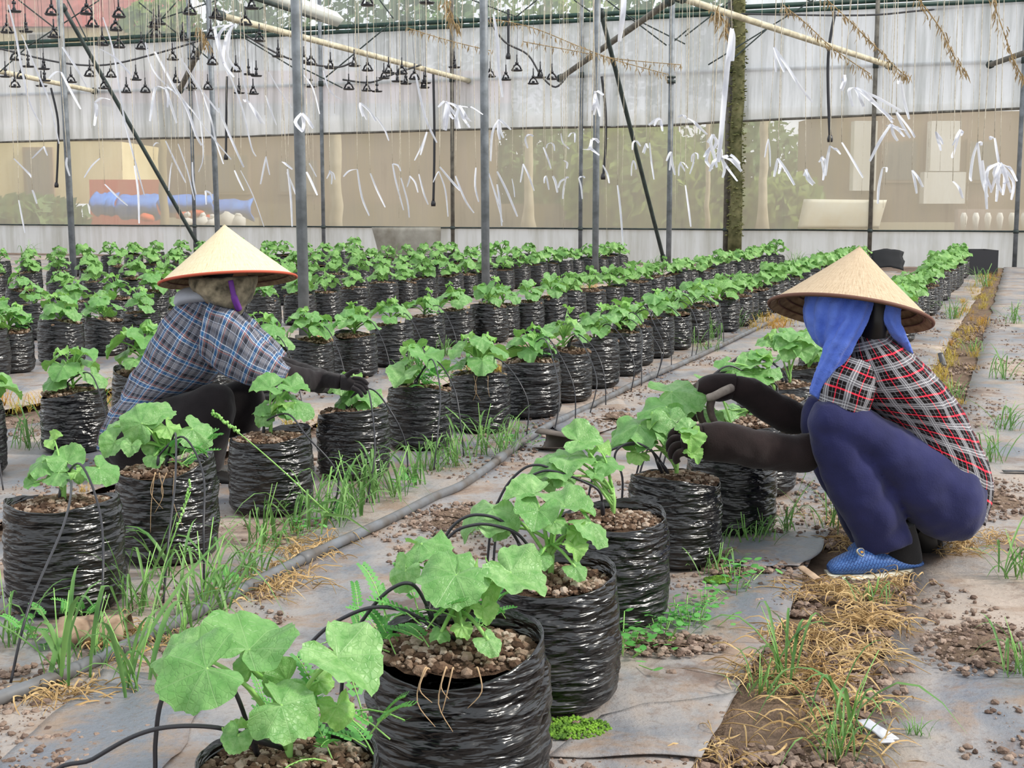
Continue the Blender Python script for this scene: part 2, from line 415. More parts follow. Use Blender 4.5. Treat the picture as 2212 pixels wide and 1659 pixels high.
wpart('middle_rail', tubes([[row(S_WALL - .05, T0, 3.41), row(S_WALL - .05, T1, 3.41)]], .034), M_STEEL)
mb = MB()
for z in (4.40, 4.50): mb.box(row(S_WALL - .05, (T0 + T1) / 2, z), ((T1 - T0) / 2, .05, .035), Matrix.Rotation(-TH, 3, 'Z'))
wpart('gutter_beam', mb, M_GREEN)
hem = lambda t: 2.36 + .006 * (t + 26) + (.02 * (t + 6) if t > -6 else 0) + .03 * nz(t * .35, 2.2)
cur = thing('curtain', 'grey white plastic curtain streaked with dirt above the clear band', 'curtain', WL)
mbc = wall_film('k', S_WALL - .10, T0, T1, hem, lambda t: 4.36, M_CURT, 170, 12, .035, 6)
mbc.v = [tuple(Vector(p) - WL) for p in mbc.v]; mbc.build('curtain_film', M_CURT, cur)
mbh = tubes([[row(S_WALL - .10, T0 + .35 * i, hem(T0 + .35 * i)) - WL for i in range(84)]], .022, 6); mbh.build('hem_bar', M_RUST, cur)
# loose pieces of film on the wall
def wall_piece(name, label, uvz, mat, off=.05, cat='plastic sheet', bow=.05):
    d = DS; P = []
    for u, v in uvz:
        r = ray(u, v); k = (S_WALL - off) / r.dot(DS); P.append(Vector((0, 0, CAMH)) + r * k)
    mb = MB(); n = 8; rows_ = []; uvs = []
    for i in range(n + 1):
        a = P[0].lerp(P[3], i / n); b = P[1].lerp(P[2], i / n)
        rows_.append([a.lerp(b, j / n) - DS * (bow * math.sin(PI * i / n) * math.sin(PI * j / n)) for j in range(n + 1)])
        uvs.append([(j * .2, i * .2) for j in range(n + 1)])
    o = rows_[0][n // 2].copy(); mb.grid([[p - o for p in r] for r in rows_], uvs)
    ob = mb.build(name, mat, None, o); s_ = ob.modifiers.new('thickness', 'SOLIDIFY'); s_.thickness = .004
    return tag(ob, label, cat)
M_CREAM = film_mat('cream_sheet', '#fffbec', '#faf2dc', .0, .35, .3)
wall_piece('plastic_sheet', 'cream plastic sheet leaning on the clear band at right', [(1722, 494), (1898, 494), (1916, 432), (1736, 430)], M_CREAM, .12)
wall_piece('cement_board', 'stained grey board set in the white skirt at mid wall', [(820, 556), (952, 556), (952, 491), (803, 491)], plain('stained_board', '#bdb9ae', .85, .2, scale=2, hex2='#8d877b'), .06, 'board', .02)

# wall posts
for i, t in enumerate((-22, -19.1, -16.0, -13.0, -10.2, -7.62, -4.87, -2.36, .02)):
    heavy = (t == -4.87)
    p = thing('wall_post', 'thick dark steel post of the back wall beside the mossy trunk' if heavy else '%s thin steel post of the back wall counted from the right edge' % ordinal({-22: 9, -19.1: 8, -16.0: 7, -13.0: 6, -10.2: 5, -7.62: 4, -2.36: 2, .02: 1}.get(t, 3)), 'post', row(S_WALL - .16, t))
    r = .062 if heavy else .038
    m_ = MB(); m_.tube([(0, 0, -.02), (0, 0, 2.3), (0, 0, 5.2)], r, 12); m_.build('tube', M_RUST if heavy or i % 3 == 1 else M_STEEL, p)
    m_ = MB(); m_.tube([(0, 0, 3.36), (0, 0, 3.46)], r + .012, 12); m_.tube([(0, 0, .57), (0, 0, .63)], r + .008, 12); m_.build('clamp', M_DARK, p)

# inner posts, in two lines, with their raking braces
LA = {652: 'nearest grey inner post left of centre rising behind the second row', 1049: 'second grey inner post of the near line just left of centre', 1287: 'third grey inner post of the near line right of centre', 1446: 'fourth and farthest grey inner post of the near line'}
tops = {}
for u, lab in LA.items():
    t = -5.2; s = s_for(u, t); p = thing('inner_post', lab, 'post', row(s, t))
    lean = -.02 if u < 1200 else 0
    m_ = MB(); m_.tube([(0, 0, -.02), (lean * .5, 0, 2.0), (lean, 0, 4.3)], .043, 14); m_.build('tube', M_STEEL, p)
    m_ = MB(); m_.tube([(0, 0, -.01), (0, 0, .05)], .075, 12); m_.build('foot', M_RUST, p); tops[u] = (s, t)
    if u == 1446:
        m_ = MB(); m_.tube([(0, 0, 2.95), (0, 0, 3.0)], .07, 10); m_.tube([(0, 0, 3.03), (0, 0, 3.06)], .07, 10); m_.build('clamp', M_DARK, p)
for u, lab in {153: 'left inner post of the far line at the left edge', 469: 'right inner post of the far line behind the palm hat'}.items():
    t = -12.3; s = s_for(u, t); p = thing('inner_post', lab, 'post', row(s, t))
    m_ = MB(); m_.tube([(0, 0, -.02), (-.05, 0, 4.6)], .045, 12); m_.build('tube', M_STEEL, p)
    m_ = MB(); m_.tube([(0, 0, -.01), (0, 0, .05)], .075, 10); m_.build('foot', M_RUST, p)
def bar(name, label, a, b, r, mat, cat='brace', sag=0.0, n=8, ends=True):
    a, b = Vector(a), Vector(b); o = (a + b) / 2; m_ = MB(); k = 10
    m_.tube([a.lerp(b, i / k) - o - Vector((0, 0, sag * 4 * (i / k) * (1 - i / k))) for i in range(k + 1)], r, n)
    th = thing(name, label, cat, o); m_.build('tube', mat, th)
    if ends:
        for q, w in ((a, b), (b, a)):
            m_ = MB(); d = (w - q).normalized(); m_.tube([q - o, q - o + d * .10], r * 1.5, 8); m_.build('end_clamp', M_DARK, th)
    return th
bar('raking_brace', 'dark raking brace slanting down behind the left palm hat', at(133, 10, 22.4), at(430, 533, 24.6), .034, M_DARK)
bar('raking_brace', 'dark raking brace slanting down to the fourth inner post', at(1297, 22, 19.2), at(1434, 562, 22.6), .034, M_DARK)
bar('pale_strut', 'long pale strut slanting from top left to the middle rail at centre', at(470, 32, 19.0), at(1018, 176, 26.6), .048, M_TAN, 'strut')
bar('pale_strut', 'long pale strut slanting to the middle rail at the right', at(1466, -6, 18.0), at(1925, 143, 23.4), .048, M_TAN, 'strut')
bar('pale_strut', 'pale strut at the left edge running to the middle rail', at(-30, 148, 24.0), at(205, 197, 29.4), .046, M_TAN, 'strut')
bar('grey_strut', 'grey strut rising right from the middle rail at centre right', at(1209, 170, 25.2), at(1450, 0, 20.0), .048, M_RUST, 'strut')
bar('grey_strut', 'brown grey strut rising right at upper left', at(388, 195, 28.0), at(446, 78, 24.0), .055, M_RUST, 'strut')
bar('grey_strut', 'grey strut at the right edge of the middle rail', at(2138, 140, 23.2), at(2240, 105, 20.0), .045, M_RUST, 'strut')
# wire braces of the roof frame
XB = [(40, 0, 130, 70), (0, 155, 60, 100), (60, 100, 215, 0), (145, 0, 190, 90), (300, 5, 380, 70), (300, 95, 385, 0), (385, 70, 460, 135), (320, 50, 470, 0), (440, 0, 470, 60), (500, 65, 640, 150), (560, 20, 610, -5), (700, 170, 845, 50),
      (640, 140, 740, 190), (820, 0, 850, 40), (1020, 0, 1115, 36), (1115, 36, 1160, 0), (1240, 0, 1275, 25), (1310, 0, 1440, 98), (1360, 35, 1480, 95), (1445, 98, 1490, 60), (1480, 78, 1580, 0), (1530, 140, 1760, -2), (1580, 130, 1660, 60), (1760, 0, 1860, -40), (1780, 10, 1742, 0)]
def side_of(u): return 'left of the nearest inner post' if u < 640 else 'between first and second inner posts' if u < 1045 else 'between second and third inner posts' if u < 1287 else 'right of the third inner post'
XB.sort(key=lambda q: q[0] + q[2]); cnt = {}
for i, (a, b, c, d) in enumerate(XB):
    Y = 24.0 + .1 * (i % 5); side = side_of((a + c) / 2); cnt[side] = cnt.get(side, 0) + 1
    bar('wire_brace', '%s thin dark roof rod from the left %s' % (ordinal(cnt[side]), side), at(a, b, Y), at(c, d, Y), .012, M_DARK, 'brace', ends=False, n=6)['group'] = 'thin roof rods ' + side
# sagging dark cables
CB = [([(0, 105), (130, 135), (230, 140), (340, 115), (440, 85)], 'sagging black cable at upper left of the frame'), ([(520, 70), (620, 125), (720, 145), (760, 135)], 'sagging black cable behind the nearest inner post'),
      ([(1055, 40), (1090, 90), (1140, 118), (1170, 165), (1200, 188), (1225, 165)], 'black cable looping down right of the second inner post'), ([(740, 172), (800, 178), (850, 160), (910, 140)], 'short black cable looping under the pale strut at centre'), ([(2212, 6), (2000, 22), (1860, 33), (1600, 30)], 'thin dark wire running along the top right')]
for pts, lab in CB:
    P = catmull([at(u, v, 23.6) for u, v in pts], 5); o = P[0].copy(); m_ = MB(); m_.tube([p - o for p in P], .016, 6)
    tag(m_.build('cable', M_WIRE, None, o), lab, 'cable')
# black hoses hanging from the frame
HB = [([(110, 190), (125, 260), (125, 330), (122, 400)], 22, 'hanging black hose at the left edge'), ([(936, 160), (938, 260), (938, 350), (936, 440)], 19, 'hanging black hose left of the second inner post'),
      ([(1300, 165), (1308, 240), (1308, 320), (1303, 382)], 19, 'hanging black hose behind the third inner post'), ([(1804, 25), (1790, 110), (1789, 200), (1793, 300)], 17, 'hanging black hose above the right woman'), ([(490, 165), (489, 240), (488, 340)], 22, 'hanging black hose above the left palm hat'), ([(1098, 20), (1098, 80), (1098, 122)], 20, 'short hanging black hose right of the second inner post')]
def wallY(u, v, off): r_ = ray(u, v); return r_.y * (S_WALL - off) / r_.dot(DS)
for pts, Y, lab in HB:
    if Y > 17: Y = wallY(*pts[0], .22)
    else: Y = 22.0
    th = thing('hanging_hose', lab, 'hose', at(*pts[0], Y)); o = th.location
    P = catmull([at(u, v, Y) - o for u, v in pts], 5); m_ = MB(); m_.tube(P, .024, 6); m_.build('tube', M_BLACK, th)
    m_ = MB(); m_.tube([P[-1] + Vector((0, 0, .06)), P[-1], P[-1] - Vector((0, 0, .05))], [.03, .048, .042], 8); m_.build('end_plug', M_BLACK, th)
# roof beam at upper left
th = thing('roof_gutter', 'pale roof gutter crossing above the nearest inner post', 'gutter', at(640, 10, 15)); o = th.location
m_ = MB(); m_.tube([at(500, -40, 14) - o, at(728, 42, 19) - o], .10, 4); m_.build('trough', plain('pale_gutter', '#dfe3de', .5), th)
m_ = MB(); m_.tube([at(498, -22, 13.9) - o, at(722, 52, 18.9) - o], .03, 6); m_.build('edge', M_DARK, th)

# ------------------------------------------------------------------ outside, seen through the film
def outbox(name, label, u0, v0, u1, v1, Y, depth, mat, cat, detail=None, group=None):
    a = at(u0, v1, Y); b = at(u1, v0, Y); c = Vector(((a.x + b.x) / 2, Y + depth / 2, (a.z + b.z) / 2))
    th = thing(name, label, cat, (c.x, c.y, a.z), group)
    m_ = MB(); m_.box((0, 0, (b.z - a.z) / 2), ((b.x - a.x) / 2, depth / 2, (b.z - a.z) / 2)); m_.build('wall' if cat == 'building' else 'panel', mat, th, smooth=False)
    return th, a, b
YO = 34.0
mb = MB(); mb.grid([[Vector((x, y, -.06 + .05 * nz(x * .3, y * .3))) for x in range(-60, 61, 4)] for y in (20, 26, 32, 38, 44, 60, 110)]); g = mb.build('floor', soil_mat('outside_ground', '#6a5f4c', '#8a7d66', '#79804f', .6)); tag(g, kind='structure')
M_CREAMW = plain('cream_render', '#f2e3b4', .9, .2, scale=.6, hex2='#e2cf9c'); M_BROWNW = plain('brown_render', '#a08a78', .9, .2, scale=.6, hex2='#85705f'); M_WHITEW = plain('white_render', '#e5e2da', .9, .2)
M_PAN = plain('pane_dark', '#7d756b', .3, .5); M_TILE = plain('red_tile', '#b0635a', .8, .2, scale=3, hex2='#8f4a42')
def building(label, u0, v0, u1, v1, Y, depth, mat, roof=None, wins=(), pill=()):
    th, a, b = outbox('building', label, u0, v0, u1, v1, Y, depth, mat, 'building'); o = th.location
    for (wu0, wv0, wu1, wv1, wm) in wins:
        p, q = at(wu0, wv1, Y - .04), at(wu1, wv0, Y - .04); m_ = MB(); c = (p + q) / 2 - o
        m_.box(c, ((q.x - p.x) / 2, .06, (q.z - p.z) / 2)); f = m_.build('window', wm, th, smooth=False)
        m_ = MB(); m_.box(c - Vector((0, .04, 0)), ((q.x - p.x) / 2 - .08, .04, (q.z - p.z) / 2 - .08)); m_.build('pane', M_PAN, f, smooth=False)
    for (pu0, pv0, pu1, pv1, pm) in pill:
        p, q = at(pu0, pv1, Y - .4), at(pu1, pv0, Y - .4); m_ = MB(); m_.box((p + q) / 2 - o, ((q.x - p.x) / 2, .2, (q.z - p.z) / 2)); m_.build('pillar', pm, th, smooth=False)
    if roof:
        w = (b.x - a.x) / 2 + .4; h = b.z - a.z; m_ = MB()
        m_.add([(-w, -depth / 2 - .4, h), (w, -depth / 2 - .4, h), (w, depth / 2 + .4, h), (-w, depth / 2 + .4, h), (-w, 0, h + roof), (w, 0, h + roof)], [(0, 1, 5, 4), (2, 3, 4, 5), (0, 4, 3), (1, 2, 5), (0, 3, 2, 1)])
        m_.build('roof', M_TILE, th, smooth=False)
    return th
building('cream walled shed beyond the clear film at left', -160, 306, 262, 440, 36, 4, M_CREAMW, None, [(55, 318, 114, 440, M_BROWNW)])
building('long brown house beyond the clear film left of centre', 250, 225, 1075, 470, 41, 5, M_BROWNW, 1.2, [(420, 330, 540, 420, M_BROWNW), (600, 340, 690, 420, M_BROWNW)])
building('pink roofed house above the wall at upper left', -220, 60, 330, 300, 52, 6, M_CREAMW, 2.2, [(60, 70, 110, 110, M_WHITEW)])
building('pillared white house beyond the clear film at right', 1800, 240, 2420, 480, 38, 5, M_BROWNW, None, [(1900, 300, 1985, 395, M_BROWNW), (2085, 300, 2160, 395, M_BROWNW)], [(1838, 262, 1892, 412, M_WHITEW), (2004, 262, 2072, 370, M_WHITEW), (1990, 372, 2082, 440, M_WHITEW)])
th, a, b = outbox('balustrade', 'pink grey balustrade in front of the pillared house', 2068, 452, 2330, 500, 34, .25, plain('pink_stone', '#a9958a', .9), 'balustrade'); o = th.location
for k in range(9):
    q = at(2082 + k * 26, 470, 33.8) - o; m_ = MB(); m_.tube([q + Vector((0, 0, -.3)), q, q + Vector((0, 0, .12))], [.05, .09, .05], 8); m_.build('baluster', M_WHITEW, th)
outbox('low_wall', 'low brown garden wall beyond the clear film at centre', 560, 440, 1700, 505, 38, .3, plain('garden_wall', '#97866f', .95, scale=1, hex2='#7d6f5c'), 'wall')
outbox('red_panel', 'red panel standing beyond the clear film at left', 200, 388, 345, 580, 35, .15, plain('red_paint', '#d8614c', .7), 'panel')
M_TARP = plain('blue_tarpaulin', '#4a8fe8', .6, .4, scale=2, hex2='#2f6fd0'); M_OR = plain('orange_cloth', '#e8683c', .7)
for i, (u0, v0, u1, v1) in enumerate([(206, 416, 258, 466), (262, 420, 348, 475), (352, 420, 466, 462), (468, 430, 548, 476)]):
    a, b = at(u0, v1, 33), at(u1, v0, 33); c = (a + b) / 2; m_ = MB(); w = (b.x - a.x) / 2; h = (b.z - a.z)
    rows_ = []
    for j in range(9):
        ph = j / 8; rows_.append([Vector((w * (2 * k / 12 - 1), .5 * math.cos(PI * (ph - .5)) * -1 + .12 * nz(k * .6, j * .5, i), h * (ph - .5) * (1 + .25 * nz(k * .45, i * 3.1)))) for k in range(13)])
    m_.grid(rows_); o_ = m_.build('blue_tarpaulin', M_TARP, None, c); s_ = o_.modifiers.new('thickness', 'SOLIDIFY'); s_.thickness = .05
    tag(o_, '%s blue tarpaulin from the left beyond the clear film' % ordinal(i + 1), 'tarpaulin', 'blue tarpaulins outside')
for i, (u, v) in enumerate([(318, 470), (400, 466), (425, 460), (455, 470)]):
    m_ = MB(); m_.lump((0, 0, 0), .22, flat=.6); tag(m_.build('orange_bundle', M_OR, None, at(u, v, 32.6)), '%s orange bundle from the left among the blue tarpaulins' % ordinal(i + 1), 'bundle')
M_WSACK = plain('white_sack', '#e6e4de', .8)
for i, (u, v) in enumerate([(405, 480), (438, 482), (460, 484), (490, 478), (515, 482)]):
    m_ = MB(); m_.lump((0, 0, 0), .2, flat=1.0); m_.lump((0, 0, .18), .09); tag(m_.build('white_sack', M_WSACK, None, at(u, v, 32.3)), '%s white sack from the left below the blue tarpaulins' % ordinal(i + 1), 'sack')
# trunks
def trunk(label, u, v0, v1, Y, w, mat, flare=1.6):
    a, b = at(u, v1, Y), at(u, v0, Y); h = b.z - a.z; n = 9; r = w * Y / FPX / 2
    m_ = MB(); m_.tube([(.06 * nz(k * .7, u), .06 * nz(k * .6, u, 3), h * k / n) for k in range(n + 1)], [r * (1 + (flare - 1) * math.exp(-k * .9)) * (1 + .1 * nz(k * 1.3, u)) for k in range(n + 1)], 12)
    th = thing('tree', label, 'tree', a); m_.build('trunk', mat, th); return th
M_BARK = plain('pale_bark', '#cfc5ac', .95, .1, scale=3, hex2='#a89c82')
trunk('pale tree trunk beyond the film right of the nearest inner post', 727, 250, 500, 31, 26, M_BARK, 1.1)
trunk('pale flared tree trunk beyond the film right of the second inner post', 1142, 250, 500, 31, 18, M_BARK, 2.2)
trunk('pale tree trunk beyond the film right of the mossy trunk', 1646, 250, 500, 31, 18, M_BARK, 1.9)
trunk('thin brown trunk beyond the film between the blue tarpaulins', 356, 300, 500, 31, 18, plain('brown_bark', '#9d8f6f', .95), 1.2)
trunk('slim pale trunk beyond the film left of the thick dark post', 1527, 250, 500, 31, 10, M_BARK, 1.3)
mt = trunk('mossy trunk wrapped in ivy beside the thick dark post', 1586, -60, 560, wallY(1586, 400, .34), 26, plain('mossy_bark', '#827f5c', .98, .1, scale=6, hex2='#4e5036', bump=.8), 1.2)
m_ = MB()
for k in range(700):
    z = R.uniform(.4, 5.2); a_ = R.uniform(0, 6.28); r = .11 + R.uniform(0, .05); m_.lump((r * math.cos(a_), r * math.sin(a_), z), R.uniform(.012, .035), flat=.5)
tag(m_.build('ivy', plain('ivy_leaf', '#8a8a5c', .8, .2, scale=4, hex2='#505634'), mt), kind='stuff')
# hedge and trees
def leafcloud(label, name, u, v0, v1, Y, wid, n, mat, seed, trunk_=True):
    rr = random.Random(seed); a = at(u, v1, Y); b = at(u, v0, Y); h = b.z - a.z; w = wid * Y / FPX / 2
    th = thing(name, label, 'tree' if trunk_ else 'bush', (a.x, Y, a.z)); m_ = MB()
    for k in range(n):
        d = Vector((rr.gauss(0, 1), rr.gauss(0, 1), rr.gauss(0, 1))).normalized() * rr.random() ** .4
        p = Vector((d.x * w, d.y * min(w, 2.5), h * (.55 if trunk_ else .5) + d.z * h * (.48))) ; q = Vector((rr.gauss(0, 1), rr.gauss(0, 1), rr.gauss(0, 1))).normalized(); e = q.orthogonal().normalized(); f = q.cross(e); sz = rr.uniform(.10, .26)
        m_.add([p - e * sz, p + f * sz * .6, p + e * sz, p - f * sz * .6], [(0, 1, 2, 3)])
    tag(m_.build('foliage', mat, th), kind='stuff')
    if trunk_: m_ = MB(); m_.tube([(0, 0, -1), (.1, 0, h * .3), (0, .1, h * .8)], [.25, .18, .05], 8); m_.build('trunk', M_BARK, th)
M_OLEAF = thin('hedge_leaf', '#a8bd62', .4, .6, '#5f8040', 1.2); M_OLEAF2 = thin('tree_leaf', '#88a86a', .4, .6, '#55754a', 1.2)
leafcloud('yellow green bush beyond the film right of the third inner post', 'bush', 1370, 250, 540, 37, 330, 3000, M_OLEAF, 1, False)
leafcloud('wide dim green hedge beyond the film right of the second inner post', 'bush', 1180, 220, 560, 43, 310, 3400, M_OLEAF2, 21, False)
leafcloud('dim green hedge beyond the film between the two pale trunks at right', 'bush', 1610, 230, 560, 46, 330, 3000, M_OLEAF2, 22, False)
leafcloud('green bush beyond the film below the cream shed', 'bush', 60, 420, 520, 33, 260, 1200, M_OLEAF2, 2, False)
leafcloud('dark bush beyond the film left of the mossy trunk', 'bush', 1500, 320, 540, 32.5, 200, 1400, M_OLEAF, 3, False)
leafcloud('bush beyond the film behind the cream sheet', 'bush', 1690, 370, 540, 36, 190, 1100, M_OLEAF, 4, False)
leafcloud('broad tree seen above the green gutter beam left of the second inner post', 'tree', 880, -160, 300, 54, 380, 2600, M_OLEAF2, 5)
leafcloud('pale tree seen above the green gutter beam at centre', 'tree', 1180, -180, 300, 60, 330, 2000, M_OLEAF, 6)
leafcloud('tree seen above the green gutter beam near the mossy trunk', 'tree', 1450, -160, 330, 50, 300, 2200, M_OLEAF2, 7)
leafcloud('round green tree in front of the pink roofed house', 'tree', 350, 0, 120, 46, 170, 800, M_OLEAF, 8)
leafcloud('green tree seen behind the roof gutter at upper left', 'tree', 560, -80, 160, 56, 240, 1000, M_OLEAF2, 9)

# ------------------------------------------------------------------ grow bags: wrinkled film bag, potting mix, stem, leaves
BR, BH = .1435, .270
def bag_mesh(seed, N, M_, big, rims=None):
    mb = MB(); rows_ = []; ph = seed * 1.7; rr = random.Random(seed)
    t1, p1, t2, p2 = rr.uniform(.010, .022), rr.uniform(0, 6), rr.uniform(.006, .014), rr.uniform(0, 6)
    if rims: t1, p1, t2, p2 = rims
    rim = lambda a: BH + t1 * math.sin(a + p1) + t2 * math.sin(2 * a + p2) + .004 * nz(math.cos(a) * 4, math.sin(a) * 4, ph)
    def rad(a, f):
        b = BR * (.90 + .10 * min(1, f / .10) ** .5 + .03 * math.sin(PI * min(1, f * 1.05)) - .035 * max(0, f - .7) / .3)
        if f < .05: b *= .93 + .07 * (f / .05)
        c, s_ = math.cos(a), math.sin(a); z = f * BH
        b *= 1 + .035 * nz(c * 1.2, s_ * 1.2, ph + f * 1.2)
        zz = z * 30 + 1.6 * nz(c * 1.7, s_ * 1.7, z * 7 + ph)
        w = (abs(nz(c * 1.5, s_ * 1.5, zz + ph)) * 2 - .5) + .55 * (abs(nz(c * 2.8, s_ * 2.8, zz * 2.1 + ph * 2)) * 2 - .5)
        return b + big * w * min(1, f * 6) * min(1.0, .25 + (1 - f) * 5)
    rows_.append([Vector((0, 0, .004))] * N)
    rows_.append([Vector((.9 * rad(2 * PI * k / N, 0) * math.cos(2 * PI * k / N), .9 * rad(2 * PI * k / N, 0) * math.sin(2 * PI * k / N), .003)) for k in range(N)])
    for i in range(M_ + 1):
        f = i / M_; ring = []
        for k in range(N):
            a = 2 * PI * k / N; r = rad(a, f); ring.append(Vector((r * math.cos(a), r * math.sin(a), .006 + f * (rim(a) - .006))))
        rows_.append(ring)
    for dz, dr in ((.0015, -.0025), (-.012, -.006), (-.05, -.012)):      # the lip and the inner side down to the soil
        ring = []
        for k in range(N):
            a = 2 * PI * k / N; r = rad(a, 1) + dr; ring.append(Vector((r * math.cos(a), r * math.sin(a), rim(a) + dz)))
        rows_.append(ring)
    mb.grid(rows_, None, True); return mb.mesh('bag', M_BAG)
def soil_mesh(seed, n=40, k_=12):
    mb = MB(); rows_ = []
    for i in range(k_ + 1):
        f = i / k_; r = f * .1345; ring = []
        for k in range(n):
            a = 2 * PI * k / n; x, y = r * math.cos(a), r * math.sin(a)
            ring.append(Vector((x, y, BH - .014 + .020 * (1 - f * f) + .007 * nz(x * 40, y * 40, seed) + .004 * nz(x * 90, y * 90, seed))))
        rows_.append(ring)
    mb.grid(rows_, None, True); return mb.mesh('soil', M_MIX)
def pebble_mesh(seed, n, size):
    mb = MB(); rr = random.Random(seed)
    for k in range(n):
        r = .131 * rr.random() ** .5; a = rr.uniform(0, 6.28); f = r / .1345
        mb.lump((r * math.cos(a), r * math.sin(a), BH - .011 + .020 * (1 - f * f)), size * rr.choice((.4, .5, .6, .7, .8, 1, 1, 1.7)), 0, rr, .8)
    return mb.mesh('pebbles', M_PEB, False)
BAG_HI = [bag_mesh(k + 1, 128, 84, .0052) for k in range(5)]
BAG_OWN = {('R', 0): bag_mesh(31, 128, 84, .0052, (.010, .3, .008, 1)), ('R', 1): bag_mesh(32, 128, 84, .0056, (.026, .35, .006, 2)), ('R', 2): bag_mesh(33, 128, 84, .0052, (.016, .9, .006, .4)), ('R', 3): bag_mesh(34, 128, 84, .005, (.016, .7, .005, 0)), ('A', 1): bag_mesh(35, 128, 84, .0052, (.008, 2.6, .010, 1.4)), ('A', 2): bag_mesh(36, 128, 84, .0056, (.026, 1.5, .016, .9)), ('A', 3): bag_mesh(37, 128, 84, .0052, (.018, 1.1, .007, .5))}
BAG_MID = [bag_mesh(k + 11, 72, 48, .006) for k in range(4)]
BAG_LO = [bag_mesh(k + 21, 36, 18, .006) for k in range(3)]
SOIL = [soil_mesh(k) for k in range(3)]; SOIL_LO = [soil_mesh(k + 5, 18, 4) for k in range(2)]
PEB = [pebble_mesh(k, 620, .0072) for k in range(4)]; PEB_MID = [pebble_mesh(k + 9, 160, .009) for k in range(2)]

OUTL = [(0, .60), (22, .545), (42, .505), (62, .545), (88, .515), (110, .52), (130, .505), (143, .46), (154, .36), (164, .22), (172, .11), (180, .05)]
def leaf_mesh(seed, mat, rings=8, segs=60, crumple=1.0):
    rr = random.Random(seed); mb = MB(); rows_ = []; uvs = []
    kind = seed % 4      # saddle, dome, cup, roof-like
    fold = (.30, -.05, .34, -.28)[kind] + rr.uniform(-.06, .06); droop = (.75, .55, -.15, .15)[kind] * rr.uniform(.7, 1.2); tipd = (.30, .55, .1, .5)[kind] * rr.uniform(.5, 1.3)
    wav, ph, ph2, ph3 = rr.uniform(.05, .095) * crumple, rr.uniform(0, 6), rr.uniform(0, 6), rr.uniform(0, 6); asym = rr.uniform(-.07, .07); lob = rr.uniform(.5, 1.4)
    def out(p):      # outline: p is the angle from the tip; five shallow lobes, deep sinus at the petiole
        a = abs(p) * 180 / PI; r = .05
        for (a0, r0), (a1, r1) in zip(OUTL, OUTL[1:]):
            if a0 <= a <= a1: f = (a - a0) / (a1 - a0); f = f * f * (3 - 2 * f); r = r0 + (r1 - r0) * f; break
        r = .51 + (r - .51) * lob if 10 < a < 135 else r
        return r * (1 + asym * math.sin(p)) + (.010 * math.sin(21 * p + ph) + .007 * math.sin(37 * p + ph2)) * min(1, r * 3)
    for i in range(rings + 1):
        f = i / rings; ring = []; uu = []
        for k in range(segs + 1):
            p = -PI + 2 * PI * k / segs; r = out(p) * f; x, y = r * math.sin(p), r * math.cos(p)
            z = fold * abs(x) * (1 - .4 * f) - droop * (x * x) - tipd * max(0, y) ** 2 - tipd * .5 * min(0, y) ** 2 + wav * math.sin(3 * p + ph) * f * f + wav * .7 * math.sin(6 * p + ph2) * f ** 3 + wav * .35 * math.sin(13 * p + ph3) * f ** 4
            z += .016 * crumple * math.cos(p / .4 * PI) * f * (1 - f) * 2 + .03 * crumple * nz(x * 4, y * 4, seed)
            ring.append(Vector((x, y, z))); uu.append((x, y))
        rows_.append(ring); uvs.append(uu)
    mb.grid(rows_, uvs); return mb.mesh('leaf', mat)
LEAF = [leaf_mesh(k, M_LEAF) for k in range(8)]
YOUNG = [leaf_mesh(k + 40, M_YLEAF, 8, 60, 1.9) for k in range(4)]
LEAF_LO = [leaf_mesh(k + 60, M_FAR, 3, 18, 1.2) for k in range(5)]

def leaf_matrix(center, w, tip, nrm):
    n = Vector(nrm).normalized(); t = Vector(tip); t = (t - n * t.dot(n)).normalized(); x = t.cross(n)
    m = Matrix((x, t, n)).transposed().to_4x4() @ Matrix.Scale(w, 4); m.translation = Vector(center) - t * .18 * w
    return m
def petiole(mb, root, end, nrm, r=.0032):
    root, end = Vector(root), Vector(end); n = Vector(nrm).normalized(); d = end - root
    mid = root.lerp(end, .55) + Vector((0, 0, .10 * d.length)) - Vector((d.x, d.y, 0)) * .10
    pts = catmull([root, mid, end], 5); mb.tube(pts, [r * (1.25 - .5 * i / (len(pts) - 1)) for i in range(len(pts))], 6)

# leaf plans of the plants between which the far ones are dealt out
def plan(seed):
    rr = random.Random(seed); L = []; n = rr.randint(8, 12); a0 = rr.uniform(0, 6.28)
    for k in range(n):
        f = k / (n - 1); a = a0 + k * 2.4 + rr.uniform(-.35, .35); rad = (.13 - .075 * f) * rr.uniform(.75, 1.25); z = .045 + .135 * f * rr.uniform(.75, 1.15)
        w = (.125 - .055 * abs(f - .35)) * rr.uniform(.75, 1.15) if k < n - 2 else rr.uniform(.045, .06)
        out = Vector((math.cos(a), math.sin(a), 0)); nn = Vector((out.x * .45, out.y * .45, .85)) + Vector((rr.uniform(-.25, .25), rr.uniform(-.25, .25), 0))
        L.append((out * rad + Vector((0, 0, z)), w * 1.08, out + Vector((0, 0, -.2)), nn, 'y' if k >= n - 2 else 'l'))
    return L
def stem_of(L, root=Vector((0, 0, 0)), thick=1.0):
    mb = MB(); top = .07; mb.tube([root + Vector((0, 0, -.03)), root + Vector((.004, .002, top * .5)), root + Vector((.0, .006, top))], [.0068 * thick, .006 * thick, .0045 * thick], 8)
    for i, (c, w, tip, nn, kd) in enumerate(L):
        m = leaf_matrix(c, w, tip, nn); petiole(mb, root + Vector((0, 0, top * (.2 + .8 * i / max(1, len(L) - 1)))), m.translation, nn, (.0036 if kd == 'l' else .0025) * thick)
    return mb
PLANS = []
for k in range(9):
    L = plan(100 + k); PLANS.append((L, stem_of(L).mesh('stem', M_STEM)))
